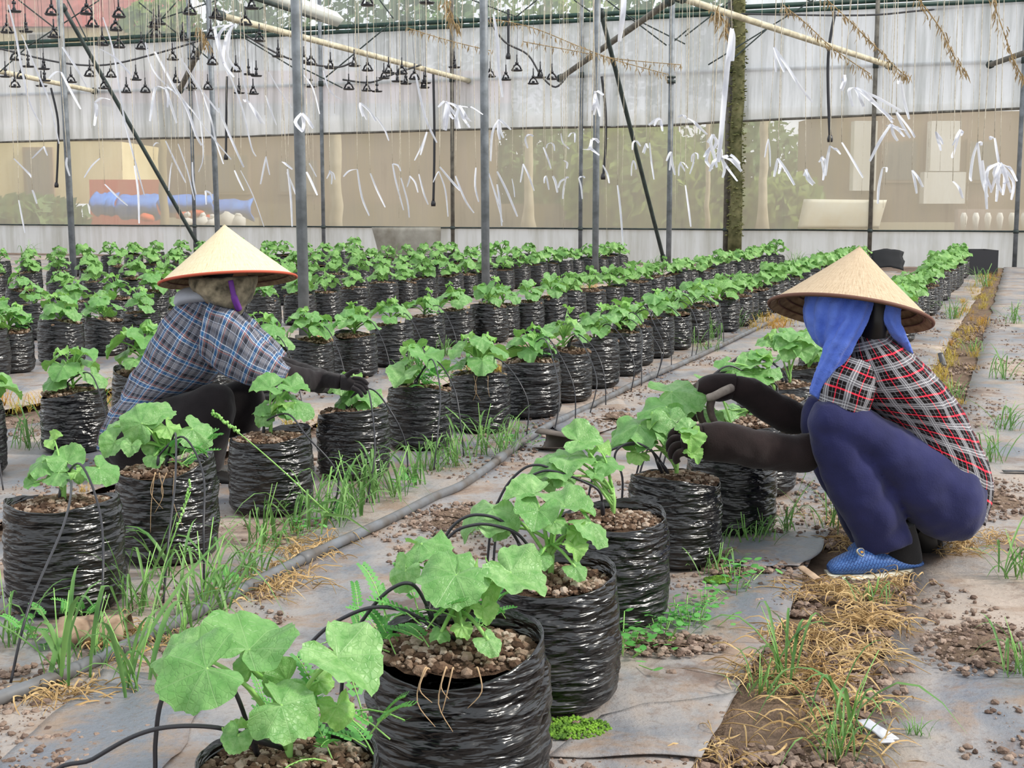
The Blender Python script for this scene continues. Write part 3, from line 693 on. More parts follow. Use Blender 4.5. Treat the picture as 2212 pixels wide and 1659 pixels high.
FARPLANT = []
for k in range(5):
    L = plan(200 + k); mb = stem_of(L, thick=1.3); mats = [M_STEM, M_FAR]
    lm = LEAF_LO[k]
    for (c, w, tip, nn, kd) in L:
        m = leaf_matrix(c, w * 1.05, tip, nn); mb.add([m @ v.co for v in lm.vertices], [tuple(p.vertices) for p in lm.polygons], None, 1)
    FARPLANT.append(mb.mesh('foliage', mats))

bags = {}
def make_bag(rowname, idx, s, t, label, group, detail, leaves=None, scale=1.0, rot=None, tilt=None):
    """detail 3: near, every pebble and leaf its own; 2: leaves are parts; 1: distant, foliage in one part"""
    g = row(s, t); z = .012
    rz = R.uniform(0, 6.28) if rot is None else rot
    th = thing('potted_plant', label, 'potted plant', (g.x, g.y, z), group); th.scale = (scale,) * 3
    bags[(rowname, idx)] = th
    own = BAG_OWN.get((rowname, idx))
    b = obj('bag', own or R.choice(BAG_HI if detail == 3 else BAG_MID if detail == 2 else BAG_LO), th); b.rotation_euler = (0, 0, 0 if own else rz)
    so = obj('soil', R.choice(SOIL if detail > 1 else SOIL_LO), th); so.rotation_euler = (-.05 if own else 0, 0, 0 if own else R.uniform(0, 6)); so.location = (0, 0, .25 * .0 - (.006 if own else 0))
    if detail > 1:
        pe = obj('pebbles', R.choice(PEB if detail == 3 else PEB_MID), so); pe['kind'] = 'stuff'
    if leaves is not None:
        L = leaves(th)
        root = Vector((0, 0, BH + .004)); m_ = MB()
        st_ = stem_of([(c - root, w, tip, nn, kd) for c, w, tip, nn, kd in L]); so_ = st_.build('stem', M_STEM, th, root)
        for c, w, tip, nn, kd in L:
            lf = obj('leaf', R.choice(LEAF if kd == 'l' else YOUNG), th); lf.matrix_local = leaf_matrix(c, w, tip, nn)
    elif detail > 1:
        L, sm = R.choice(PLANS); k = R.uniform(.85, 1.15); rot2 = R.uniform(0, 6.28); X = Matrix.Translation((0, 0, BH + .002)) @ Matrix.Rotation(rot2, 4, 'Z') @ Matrix.Scale(k, 4)
        o = obj('stem', sm, th); o.matrix_local = X
        for c, w, tip, nn, kd in L:
            lf = obj('leaf', R.choice((LEAF if kd == 'l' else YOUNG) if s < 11 else LEAF_LO), th); lf.matrix_local = X @ leaf_matrix(c, w * 1.08, tip, nn)
    else:
        f = obj('foliage', R.choice(FARPLANT), th); f['kind'] = 'stuff'; f.location = (0, 0, BH); f.rotation_euler = (0, 0, R.uniform(0, 6.28)); f.scale = (R.uniform(.9, 1.2),) * 3
    return th
def px_leaves(rows_):      # leaves read off the photograph: centre, width in pixels, way the tip points, way the face looks, kind
    def f(th):
        o = th.location; out = []; sc_ = th.scale[0]
        for (u, v, w, ang, n, kd, dy) in rows_:
            Y = o.y + dy; c = (at(u, v, Y) - o) / sc_; a = math.radians(ang)
            out.append((c, .95 * w * Y / FPX / sc_, Vector((math.cos(a), -.25, math.sin(a))), Vector((n[0] * 1.2, n[1] * (.72 if n[2] > .55 else 1), n[2])), kd))
        return out
    return f
l, y = 'l', 'y'
NEAR = {
 ('R', 0): [(412, 1458, 215, 195, (-.1, -.75, .62), l, -.10), (558, 1382, 225, 88, (0, -.42, .9), l, .02), (370, 1408, 150, 165, (-.2, -.6, .75), l, .08), (755, 1440, 205, -38, (.35, -.5, .8), l, -.02), (605, 1478, 105, 205, (0, -.85, .3), l, .0),
            (632, 1535, 165, -12, (.15, -.75, .6), l, -.10), (508, 1602, 75, 250, (0, -.8, .5), l, -.10), (500, 1568, 60, 120, (-.1, -.6, .7), y, -.08), (732, 1540, 90, -80, (.3, -.7, .5), y, -.02), (540, 1430, 85, 100, (0, -.8, .3), l, .03), (700, 1470, 70, 30, (.2, -.7, .6), y, .04)],
 ('R', 1): [(972, 1262, 168, 250, (0, -.66, .74), l, -.08), (1128, 1250, 160, -32, (.2, -.55, .8), l, -.03), (930, 1172, 130, 25, (-.15, -.4, .9), l, .05), (868, 1247, 95, 235, (-.5, -.7, .35), l, .0), (1048, 1262, 100, -50, (.2, -.6, .72), y, -.02), (985, 1205, 125, 60, (0, -.2, .95), l, .08),
            (1047, 1325, 65, -70, (.3, -.7, .55), y, -.06), (1062, 1392, 72, -60, (.25, -.65, .65), l, -.10), (1003, 1360, 52, -60, (.1, -.7, .6), y, -.08), (945, 1368, 50, 200, (0, -.6, .8), l, -.06), (882, 1215, 50, 120, (-.2, -.6, .7), y, .06), (1075, 1225, 60, 20, (.1, -.5, .8), y, .03)],
 ('R', 2): [(1160, 1115, 105, 262, (0, -.7, .7), l, -.05), (1132, 1068, 120, 150, (0, -.35, .92), l, .03), (1040, 1108, 145, 185, (-.2, -.36, .9), l, .0), (1240, 1097, 125, 8, (.05, -.3, .95), l, .04), (1290, 1142, 110, -45, (.45, -.4, .78), l, -.02), (1208, 1130, 65, 0, (.1, -.6, .75), l, -.03),
            (1250, 1158, 58, -90, (.2, -.75, .5), y, -.04), (1243, 1190, 58, -80, (.2, -.7, .6), y, -.06), (1158, 1210, 62, 230, (-.1, -.7, .6), l, -.08), (1250, 1232, 62, -60, (.2, -.6, .7), l, -.08), (1075, 1150, 55, 250, (-.3, -.7, .4), l, .02)],
 ('R', 3): [(1266, 952, 100, 30, (0, -.62, .7), l, .03), (1180, 1000, 118, 190, (-.1, -.36, .9), l, -.02), (1247, 988, 108, 10, (0, -.25, .95), l, .0), (1320, 1002, 80, 8, (.1, -.33, .9), l, .02), (1172, 1042, 65, 205, (-.2, -.6, .7), l, .0), (1290, 1028, 45, -60, (.1, -.6, .7), l, -.03), (1215, 1035, 55, 250, (0, -.6, .7), l, -.05), (1300, 965, 60, 40, (.1, -.5, .8), y, .05)],
 ('R', 4): [(1420, 880, 115, 170, (0, -.42, .9), l, .03), (1362, 925, 120, 195, (-.15, -.5, .82), l, .0), (1452, 918, 82, -80, (.2, -.8, .5), l, -.03), (1340, 948, 75, 200, (-.2, -.6, .7), l, .03), (1390, 962, 55, 240, (0, -.6, .7), l, -.03), (1440, 950, 55, -90, (.1, -.7, .6), l, -.05), (1494, 952, 62, -85, (.2, -.75, .5), y, -.17), (1478, 925, 55, 150, (0, -.6, .7), l, -.15), (1500, 985, 46, -60, (.2, -.7, .6), y, -.16), (1372, 985, 52, 215, (-.1, -.7, .6), y, -.03), (1425, 900, 60, 90, (0, -.5, .8), y, .0)],
 ('R', 5): [(1474, 846, 140, 25, (-.05, -.6, .8), l, -.32), (1532, 902, 62, 250, (0, -.7, .6), l, -.2), (1462, 890, 70, 215, (-.1, -.7, .6), l, -.3), (1460, 868, 60, 180, (-.1, -.5, .8), l, .0), (1540, 820, 75, 60, (0, -.4, .9), l, .05), (1480, 890, 50, 220, (0, -.6, .7), y, -.02)],
 ('R', 6): [(1590, 892, 68, -30, (.1, -.7, .6), l, -.02), (1565, 915, 50, 250, (0, -.7, .6), y, -.04), (1610, 905, 48, -60, (.2, -.6, .7), l, .0), (1640, 890, 55, 20, (.1, -.5, .8), l, .03)],
 ('R', 7): [(1618, 790, 84, 185, (-.1, -.4, .9), l, .0), (1672, 800, 60, -20, (.1, -.5, .85), l, -.02), (1640, 772, 65, 150, (0, -.3, .95), l, .03), (1560, 785, 50, 190, (-.1, -.5, .8), l, .0), (1640, 812, 85, -35, (.1, -.5, .8), l, -.05), (1575, 800, 60, 200, (-.1, -.5, .8), l, .0), (1655, 770, 40, 30, (0, -.5, .8), y, .03)],
 ('R', 8): [(1650, 735, 54, 180, (-.1, -.4, .9), l, .0), (1712, 718, 60, 20, (0, -.4, .9), l, .0), (1745, 738, 56, -30, (.2, -.5, .8), l, 0), (1690, 745, 60, 220, (0, -.6, .7), l, -.03), (1735, 765, 54, -70, (.2, -.7, .5), l, -.04), (1700, 760, 60, 250, (0, -.7, .5), l, -.05), (1668, 722, 45, 130, (0, -.4, .9), y, .02)],
 ('A', 1): [(143, 985, 85, 100, (0, -.78, .6), l, .02), (78, 1003, 78, 178, (-.2, -.55, .8), l, .0), (115, 1026, 68, 200, (-.05, -.6, .75), l, -.04), (227, 1020, 88, -30, (.25, -.6, .75), l, -.02), (66, 1045, 44, 190, (-.1, -.7, .6), l, -.02), (112, 948, 45, 150, (-.3, -.7, .5), y, .05), (170, 1022, 44, -60, (.1, -.6, .7), y, -.03), (180, 1030, 40, 20, (.1, -.5, .8), l, .02)],
 ('A', 2): [(290, 908, 100, 150, (0, -.9, .4), l, -.02), (348, 890, 85, 15, (0, -.55, .8), l, .03), (430, 935, 95, -22, (.25, -.7, .68), l, .0), (366, 928, 62, -60, (.1, -.65, .7), y, -.03), (240, 965, 70, 230, (-.2, -.8, .5), l, -.02), (282, 970, 46, 260, (0, -.8, .5), l, -.05), (336, 992, 48, -60, (.1, -.7, .6), l, -.05), (352, 962, 75, -20, (.1, -.85, .4), l, .0), (235, 925, 62, 175, (-.2, -.5, .8), l, .04)],
 ('A', 3): [(570, 838, 86, 150, (0, -.5, .85), l, .0), (642, 838, 74, 30, (.1, -.45, .9), l, .02), (560, 880, 54, 190, (-.2, -.6, .75), l, .0), (564, 905, 46, 225, (-.1, -.85, .4), l, -.02), (652, 876, 84, -22, (.2, -.5, .8), l, -.02), (612, 868, 54, 90, (0, -.5, .8), y, -.02), (622, 893, 44, -60, (.1, -.6, .7), l, -.04), (600, 850, 46, 200, (0, -.4, .9), l, .03)],
 ('A', 4): [(718, 818, 92, 162, (-.05, -.45, .9), l, .0), (760, 852, 64, 250, (0, -.7, .65), l, -.04), (802, 848, 84, -12, (.2, -.45, .85), l, .0), (742, 842, 60, 200, (0, -.5, .8), l, -.02), (765, 812, 55, 60, (0, -.3, .95), y, .04), (790, 875, 46, -70, (.1, -.6, .7), l, -.04), (735, 872, 42, 230, (-.1, -.6, .7), l, -.02)],
}
PLACE = {'R': 'of the front right row', 'A': 'of the row just left of the pipe', 'B': 'of the second row left of the pipe', 'C': 'of the row behind the posts', 'D': 'of the fifth row from the right', 'E': 'of the sixth row from the right', 'F': 'of the seventh row from the right', 'G': 'of the rearmost row at left'}
HAND = {('R', 0): 'broad leaved plant cut off by the bottom edge of the photo, nearest of all bags', ('R', 1): 'big wrinkled black bag at bottom centre with roots hanging over its rim', ('R', 2): 'black bag with light pebbles and a plant, behind the big bag at bottom centre',
        ('R', 3): 'black bag heaped with brown coir, leaves arching left under a black tube', ('R', 4): 'black bag in front of the gloved hands of the right worker', ('R', 5): 'plant the right worker is handling, between both gloved hands', ('R', 6): 'narrow view of a black bag below the dark sleeves of the right worker', ('R', 7): 'shiny black bag with soil, behind the dark sleeves of the right worker', ('R', 8): 'plant left of the blue scarf of the right worker, behind her arms',
        ('A', 1): 'squat black bag at the left edge with a small plant and a tube', ('A', 2): 'black bag with a torn flapping rim and roots down its side, leaves over dark trousers', ('A', 3): 'black bag with reddish crumbly soil just right of the left worker', ('A', 4): 'plant the left worker reaches into, in a bag with brown soil'}
ROWS = {
 'R': [(1.68, -.965), (2.16, -.892), (2.71, -.905), (3.32, -.94), (3.92, -.915), (4.40, -.84), (5.02, -.87), (5.57, -.90), (6.14, -.92), (6.70, -.91)] + [(7.25 + .53 * k, -.90 + .012 * k * .52) for k in range(27)],
 'A': [(2.20, -2.36), (2.92, -2.335), (3.44, -2.37), (4.11, -2.40), (4.77, -2.41), (5.43, -2.42), (5.95, -2.34), (6.45, -2.26), (7.02, -2.27), (7.62, -2.28), (8.20, -2.29), (8.75, -2.35), (9.23, -2.34)] + [(9.78 + .53 * k, -2.32 + .008 * k) for k in range(23)],
 'B': [(4.25, -3.85), (4.85, -3.80), (5.42, -3.83), (5.98, -3.85), (6.52, -3.84), (7.16, -3.90), (7.60, -3.82), (8.15, -3.83), (8.88, -3.91), (9.46, -3.91), (9.82, -3.80), (10.22, -3.81), (10.62, -3.74), (10.95, -3.66)] + [(11.5 + .54 * k, -3.66 + .010 * k) for k in range(19)],
 'C': [(6.7, -5.9), (7.0, -5.95), (7.52, -5.97), (8.02, -5.99), (8.43, -5.98)] + [(8.98 + .55 * k, -5.96 + .012 * k) for k in range(22)],
 'D': [(8.2 + .56 * k, -7.25 + .01 * k) for k in range(22)],
 'E': [(9.9 + .56 * k, -8.75 + .01 * k) for k in range(20)],
 'F': [(12.2 + .58 * k, -10.6 + .01 * k) for k in range(16)],
 'G': [(14.4 + .6 * k, -12.9 + .01 * k) for k in range(12)],
}
END = {'R': 21.2, 'A': 21.9, 'B': 21.6, 'C': 20.9, 'D': 20.9, 'E': 21, 'F': 21.4, 'G': 21.6}
for rn, lst in ROWS.items():
    for i, (s, t) in enumerate(lst):
        if s > END[rn]: continue
        if rn == 'A' and i == 0: continue                # outside the frame
        if s > 9 or rn in 'DEFG': s += R.uniform(-.05, .05); t += R.uniform(-.03, .03)
        n = i if rn == 'A' else i + 1
        lab = HAND.get((rn, i)) or 'bagged plant, %s from the near end %s' % (ordinal(n), PLACE[rn])
        det = 3 if s < 5.3 else 2 if s < 15 else 1
        scale = {('R', 0): .96, ('R', 1): 1.10, ('R', 2): 1.02, ('R', 3): 1.0, ('A', 1): 1.06, ('A', 2): 1.04}.get((rn, i), R.uniform(.95, 1.05))
        near = NEAR.get((rn, i))
        make_bag(rn, i, s, t, lab, 'potted plants ' + PLACE[rn], det, px_leaves(near) if near else None, scale)

# ------------------------------------------------------------------ the two workers
def loft(mb, secs, n=30, sub=5, wr_=(0, 1), seed=0, cap=True, mat=0, expo=1.0, seam=PI / 2, fold=None):
    """secs: (centre, half axis A, half axis B): rings of ellipses, smoothed between; uv runs in metres round and along"""
    C = catmull([s[0] for s in secs], sub); A = catmull([s[1] for s in secs], sub); B = catmull([s[2] for s in secs], sub)
    rows_ = []; uvs = []; L = 0; per0 = None
    for i, c in enumerate(C):
        if i: L += (c - C[i - 1]).length
        per = PI * (A[i].length + B[i].length)
        if per0 is None or per > per0 * 1: per0 = per if per0 is None else per0
        ring = []; uu = []
        ax = (C[min(i + 1, len(C) - 1)] - C[max(i - 1, 0)])
        for k in range(n + 1):
            a = seam + 2 * PI * k / n; ca, sa = math.cos(a), math.sin(a)
            if expo != 1: ca = math.copysign(abs(ca) ** expo, ca); sa = math.copysign(abs(sa) ** expo, sa)
            p = c + A[i] * ca + B[i] * sa
            if fold: p = c + (p - c) * (1 + fold[0] * (abs(math.sin(fold[1] * a / 2 + fold[2] * i / len(C) + seed + .5 * nz(i * .15, a, seed))) - .6))
            if wr_[0]:
                d = (A[i] * ca + B[i] * sa).normalized(); q = p * wr_[1]
                p = p + d * wr_[0] * (nz(q.x + seed, q.y, q.z) + .5 * nz(q.x * 2.3, q.y * 2.3, q.z * 2.3 + seed))
            ring.append(p); uu.append((k / n * PI * (A[i].length + B[i].length) if False else k / n * REFP[0], L))
        rows_.append(ring); uvs.append(uu)
    mb.grid(rows_, uvs, False, mat)
    if cap:
        for ring, c in ((rows_[0], C[0]), (rows_[-1], C[-1])):
            mb.add(ring[:-1] + [c], [(k, (k + 1) % n, n) for k in range(n)], None, mat)
REFP = [1.0]
def pairs(lst):      # (uL, vL, uR, vR, depth, half width across) -> sections: two points of the outline, and how thick it is towards the camera
    out = []
    for (u1, v1, u2, v2, Y, h) in lst:
        p, q = at(u1, v1, Y), at(u2, v2, Y); out.append(((p + q) / 2, (q - p) / 2, Vector((0, h, 0))))
    return out
def fuse(mb, name, mats, parent, vox=.011, smooth=6, wr_=None, loc=None):
    """one continuous surface out of overlapping lofts"""
    me = mb.mesh(name, mats); o = bpy.data.objects.new(name, me); col.objects.link(o)
    r = o.modifiers.new('r', 'REMESH'); r.mode = 'VOXEL'; r.voxel_size = vox; r.use_smooth_shade = True
    s_ = o.modifiers.new('s', 'SMOOTH'); s_.iterations = smooth; s_.factor = .5
    dg = bpy.context.evaluated_depsgraph_get(); dg.update(); m2 = bpy.data.meshes.new_from_object(o.evaluated_get(dg))
    col.objects.unlink(o); bpy.data.objects.remove(o)
    m2.materials.clear()
    for m in (mats if isinstance(mats, list) else [mats]): m2.materials.append(m)
    if wr_:
        for v in m2.vertices:
            q = v.co * wr_[1]; v.co += v.normal * wr_[0] * (nz(q.x, q.y, q.z) + .5 * nz(q.x * 2.2, q.y * 2.2, q.z * 2.2))
    for p in m2.polygons: p.use_smooth = True
    m2.name = name
    ob = obj(name, m2, parent); return ob
def rel(ob, root):      # vertices were given in the world: carry them over to the root
    ob.data.transform(Matrix.Translation(-root.location)); return ob
def cloth(mb, name, mat, root, parent=None, **kw):
    ob = mb.build(name, mat, None); rel(ob, root); ob.parent = parent or root; return ob

def stripes(M, coord, period, lst, ground_, aa=.0006):
    f = M.math('MULTIPLY', M.math('FRACT', M.math('DIVIDE', coord, period)), period); c = ground_
    for pos, w, colr, op in lst:
        d = M.math('SUBTRACT', w / 2, M.math('ABSOLUTE', M.math('SUBTRACT', f, pos)))
        m = M.math('MULTIPLY', M.math('MINIMUM', 1.0, M.math('MAXIMUM', 0.0, M.math('DIVIDE', d, aa))), op); c = M.mix(m, c, lin(colr))
    return c
def plaid(name, ground_, lu, lv, period, blend, pv=None, fac=.5):
    M = Mat(name); M.rough(.9, .15); uv = M.node('ShaderNodeUVMap').outputs[0]; sx = M.node('ShaderNodeSeparateXYZ'); M.link(uv, sx.inputs[0])
    nzf = M.noise(M.coord(), 7, 2); wob_ = M.math('MULTIPLY', M.math('SUBTRACT', nzf, .5), .02)
    cu = stripes(M, M.math('ADD', sx.outputs[0], wob_), period, lu, lin(ground_)); cv = stripes(M, M.math('ADD', sx.outputs[1], wob_), pv or period, lv, lin(ground_))
    M.base(M.mix(fac, cu, cv, blend))
    M.bump(M.noise(M.coord(), 26, 5, .6), .25, .015); return M.m
M_RPLAID = plaid('red_black_plaid', '#1b1718', [(.012, .022, '#6f6d72', .85), (.004, .0022, '#a9a9ad', 1), (.012, .0026, '#c4c4c8', 1), (.020, .0022, '#a9a9ad', 1), (.046, .0042, '#d63248', 1), (.034, .002, '#77757a', .8), (.062, .0022, '#8c8a8f', .9)],
                 [(.014, .022, '#69676c', .8), (.006, .0022, '#a5a5a9', 1), (.014, .0026, '#c0c0c4', 1), (.022, .0022, '#a5a5a9', 1), (.047, .0052, '#e03348', 1), (.036, .002, '#77757a', .8), (.060, .002, '#77757a', .8)], .074, 'LIGHTEN', .070, 1.0)
M_BPLAID = plaid('blue_grey_plaid', '#5a5d6a', [(.012, .011, '#3a6c9c', 1), (.006, .003, '#e4eaf2', 1), (.020, .003, '#e4eaf2', 1), (.026, .004, '#b06c60', .9), (.040, .014, '#26272e', .9), (.048, .0022, '#c4cad6', .9), (.058, .012, '#8b8a90', .8), (.072, .008, '#2b2c34', .8)],
                 [(.012, .011, '#3a70a4', 1), (.005, .003, '#e8eef4', 1), (.020, .003, '#e8eef4', 1), (.027, .004, '#b87468', .9), (.040, .012, '#26282f', .9), (.047, .0022, '#c4cad6', .9), (.058, .014, '#84838a', .8), (.068, .0022, '#c4cad6', .9)], .080, 'MIX', .076, .5)
def cloth_mat(name, a, b, scale=9, rough=.9, fuzz=220, bumps=.3):
    M = Mat(name); M.rough(rough, .15); v = M.coord(); f = M.noise(v, scale, 5); g = M.noise(v, fuzz, 2)
    M.base(M.ramp(f, [(.3, lin(b)), (.7, lin(a))])); M.bump(M.math('ADD', f, M.math('MULTIPLY', g, .25)), bumps, .012)
    M.p.inputs['Sheen Weight'].default_value = .15; return M.m
M_NAVY = cloth_mat('navy_trousers', '#2f315c', '#24264a'); M_BLKCLOTH = cloth_mat('black_cloth', '#2a2527', '#1c191b')
M_SLEEVE = cloth_mat('dark_brown_sleeve', '#2a2020', '#1c1515', 12); M_GLOVE = cloth_mat('grey_brown_glove', '#6a5e57', '#463c37', 30)
M_TOWEL = cloth_mat('blue_towel', '#6681d8', '#4c68c4', 14, .95, 320, .6); M_SCARF = cloth_mat('patterned_scarf', '#b3a68c', '#4a463a', 26)
M_SKIN = plain('skin', '#b98a68', .6, .3); M_HAIR = plain('black_hair', '#151210', .5, .4)
M_COLLAR = cloth_mat('pale_grey_collar', '#b8bcc6', '#9a9ea8'); M_PURPLE = plain('purple_ribbon', '#6b3390', .6)
def hat_mat(name, a, b, c):
    M = Mat(name); M.rough(.75, .25); uv = M.node('ShaderNodeUVMap').outputs[0]
    mp = M.node('ShaderNodeMapping'); mp.inputs['Scale'].default_value = (26, 2.2, 1); M.link(uv, mp.inputs['Vector'])
    f = M.noise(mp.outputs[0], 3.0, 6, .7); f2 = M.noise(mp.outputs[0], 11, 3, .6); g = M.noise(M.coord(), 5, 4)
    col_ = M.ramp(M.math('ADD', M.math('MULTIPLY', f, .7), M.math('MULTIPLY', f2, .3)), [(.34, lin(c)), (.48, lin(b)), (.66, lin(a))])
    sx = M.node('ShaderNodeSeparateXYZ'); M.link(uv, sx.inputs[0]); ringf = M.math('ABSOLUTE', M.math('SUBTRACT', M.math('FRACT', M.math('MULTIPLY', sx.outputs[1], 13)), .5))
    col_ = M.mix(M.math('MULTIPLY', M.ramp(ringf, [(.40, (0, 0, 0)), (.5, (1, 1, 1))]), .18), col_, lin(c))
    col_ = M.mix(M.ramp(g, [(.45, (0, 0, 0)), (.75, (.35, .35, .35))]), col_, lin(b)); M.base(col_)
    M.bump(M.math('ADD', f, f2), .35, .008)
    tr = M.node('ShaderNodeBsdfTranslucent'); M.link(col_, tr.inputs['Color']); mx = M.node('ShaderNodeMixShader'); mx.inputs[0].default_value = .10
    M.link(M.p.outputs[0], mx.inputs[1]); M.link(tr.outputs[0], mx.inputs[2]); M.surface(mx.outputs[0]); return M.m
M_HAT1 = hat_mat('palm_leaf_tan', '#e0cdb2', '#cbb496', '#977f66'); M_HAT2 = hat_mat('palm_leaf_cream', '#f4e8cc', '#e8d8b4', '#c4ac80')
M_UNDER = plain('hat_lining', '#a98f70', .85, .2, scale=40, hex2='#7d6750')
M_RIMR = plain('red_brown_rim', '#b5533c', .7); M_RIMB = plain('brown_rim', '#6f4e42', .8)

def hat(root, apex, centre, axis, rad, mat, rimm, rings_=9):
    ax = Vector(axis).normalized(); x = ax.orthogonal().normalized(); y = ax.cross(x); H = (Vector(apex) - Vector(centre)).dot(ax); c = Vector(centre)
    th = rel(None_hat(c, ax, x, y, H, rad, mat), root); th.parent = root
    mb = MB(); n = 72; rows_ = []
    for i in range(13):
        f = i / 12; rows_.append([c + ax * (H * (1 - f) - .006) * (1 if f < 1 else 1) + (x * math.cos(2 * PI * k / n) + y * math.sin(2 * PI * k / n)) * max(rad * f - .004, 0) for k in range(n)])
    mb.grid(rows_, None, True); u = mb.build('lining', M_UNDER); rel(u, root); u.parent = th
    mb = MB(); mb.tube([c + (x * math.cos(2 * PI * k / 64) + y * math.sin(2 * PI * k / 64)) * rad for k in range(65)], .0055, 8, cap=False)
    r_ = mb.build('rim', rimm); rel(r_, root); r_.parent = th
    for j in range(1, rings_):      # the bamboo hoops inside
        f = 1 - j / rings_ * .8; mb = MB(); mb.tube([c + ax * (H * (1 - f) - .010) + (x * math.cos(2 * PI * k / 48) + y * math.sin(2 * PI * k / 48)) * (rad * f - .006) for k in range(49)], .0026, 5, cap=False)
        h_ = mb.build('hoop', M_RIMB); rel(h_, root); h_.parent = th
    return th
def None_hat(c, ax, x, y, H, rad, mat):
    mb = MB(); n = 96; rows_ = []; uvs = []
    for i in range(25):
        f = i / 24; ff = f ** .96; rows_.append([c + ax * H * (1 - ff) + (x * math.cos(2 * PI * k / n) + y * math.sin(2 * PI * k / n)) * (rad * f + .0015 * nz(k * .8, i * .3)) for k in range(n + 1)])
        uvs.append([(k / n * 4, f) for k in range(n + 1)])
    mb.grid(rows_, uvs); return mb.build('conical_hat', mat)
def hand(root, wrist, tips, r=.0095, mat=None, palm=None, parent=None, name='glove'):
    """wrist: two sections of the palm; tips: per finger the list of joints (root, two knuckles, end)"""
    mb = MB(); loft(mb, wrist, 16, 4)
    for f in tips: mb.tube(catmull(f, 5), [r * (1.08 - .3 * k / (5 * (len(f) - 1))) for k in range(5 * (len(f) - 1) + 1)], 10)
    return mb

# ---- right worker
YB = 4.10
rw = thing('person', 'worker squatting at right in a tan conical hat, blue scarf and red black plaid shirt', 'person', at(1930, 1215, 4.06)); rw.location.z = .012
TOR = [(2120, 1132, 1905, 935, 4.12, .165), (2137, 1050, 1882, 905, 4.12, .172), (2112, 962, 1856, 880, 4.12, .178), (2062, 872, 1826, 860, 4.11, .186), (2008, 800, 1802, 832, 4.10, .192), (1955, 750, 1800, 790, 4.09, .178), (1915, 722, 1812, 755, 4.08, .125), (1890, 706, 1826, 728, 4.07, .07)]
SLV = [(1812, 758, 1905, 792, 4.0, .07), (1786, 800, 1892, 838, 3.955, .075), (1772, 850, 1880, 880, 3.945, .072), (1762, 895, 1862, 918, 3.96, .066)]
SLV2 = [(1806, 768, 1890, 790, 4.2, .07), (1780, 806, 1880, 838, 4.26, .075), (1765, 850, 1870, 880, 4.27, .072), (1756, 885, 1850, 910, 4.26, .062)]
REFP[0] = 1.10
mb = MB(); loft(mb, pairs(TOR), 60, 7, (.010, 9), 3); sh = cloth(mb, 'plaid_shirt', M_RPLAID, rw)
so_ = sh.modifiers.new('s', 'SOLIDIFY'); so_.thickness = .003
REFP[0] = .50
for q, sd in ((SLV, 4), (SLV2, 5)):
    mb = MB(); loft(mb, pairs(q), 36, 7, (.008, 13), sd); cloth(mb, 'shirt_sleeve', M_RPLAID, rw, sh)
REFP[0] = .3
mb = MB(); loft(mb, pairs([(1818, 748, 1905, 735, 4.08, .085), (1822, 728, 1896, 714, 4.08, .078), (1828, 715, 1892, 702, 4.08, .07)]), 32, 4, (.004, 12)); cloth(mb, 'collar', M_RPLAID, rw, sh)
# dark sleeves from under the plaid down to the gloves
ARM_N = [(1765, 880, 1848, 905, 3.985, .052), (1752, 940, 1835, 960, 4.0, .05), (1762, 1010, 1790, 925, 4.0, .05), (1700, 1018, 1715, 938, 3.97, .048), (1640, 1012, 1645, 928, 3.94, .046), (1580, 1004, 1584, 914, 3.92, .044), (1540, 998, 1545, 908, 3.915, .042), (1512, 990, 1512, 916, 3.91, .038)]
ARM_F = [(1760, 870, 1845, 900, 4.24, .05), (1735, 930, 1800, 905, 4.22, .05), (1690, 935, 1725, 868, 4.2, .046), (1640, 905, 1672, 840, 4.19, .043), (1600, 872, 1628, 818, 4.18, .038), (1572, 862, 1588, 808, 4.17, .033)]
mb = MB(); loft(mb, pairs(ARM_N), 28, 5, (.006, 14)); loft(mb, pairs(ARM_F), 28, 5, (.005, 14), 2)
sl_ = fuse(mb, 'dark_sleeves', M_SLEEVE, None, .010, 4, (.004, 22)); rel(sl_, rw); sl_.parent = rw
# gloves
hs = [(1580, 862, 1590, 808, 4.17, .034), (1555, 868, 1552, 806, 4.165, .038), (1525, 862, 1522, 812, 4.16, .038), (1502, 852, 1508, 822, 4.155, .028)]
F = lambda *p: [at(*q) for q in p]
gl = hand(rw, pairs(hs), [F((1515, 830, 4.19), (1492, 846, 4.20), (1484, 872, 4.20), (1490, 895, 4.19)), F((1512, 842, 4.165), (1496, 862, 4.165), (1494, 890, 4.165), (1502, 912, 4.16)), F((1522, 852, 4.14), (1512, 872, 4.135), (1513, 898, 4.135), (1522, 918, 4.135)),
          F((1538, 860, 4.125), (1534, 880, 4.115), (1538, 900, 4.115), (1546, 915, 4.115))], .0125)
g1 = cloth(gl, 'glove', M_GLOVE, rw); g1.data.materials.append(M_SLEEVE)
for p in g1.data.polygons:
    if p.index < 13 * 16: p.material_index = 1
mb = MB(); mb.tube(catmull(F((1580, 838, 4.13), (1562, 846, 4.10), (1542, 856, 4.09), (1526, 860, 4.09)), 5), [.013, .0135, .0135, .0135, .0135, .0135, .0133, .013, .013, .013, .0128, .0126, .0124, .0120, .011, .008], 12)
tg = plain('grey_glove_thumb', '#8f867c', .85, scale=50, hex2='#786e66'); cloth(mb, 'thumb', tg, rw, g1)['label'] = 'pale grey glove thumb'
hn = [(1515, 990, 1515, 914, 3.91, .038), (1498, 992, 1497, 918, 3.91, .042), (1482, 988, 1480, 926, 3.91, .038), (1470, 978, 1470, 936, 3.91, .026)]
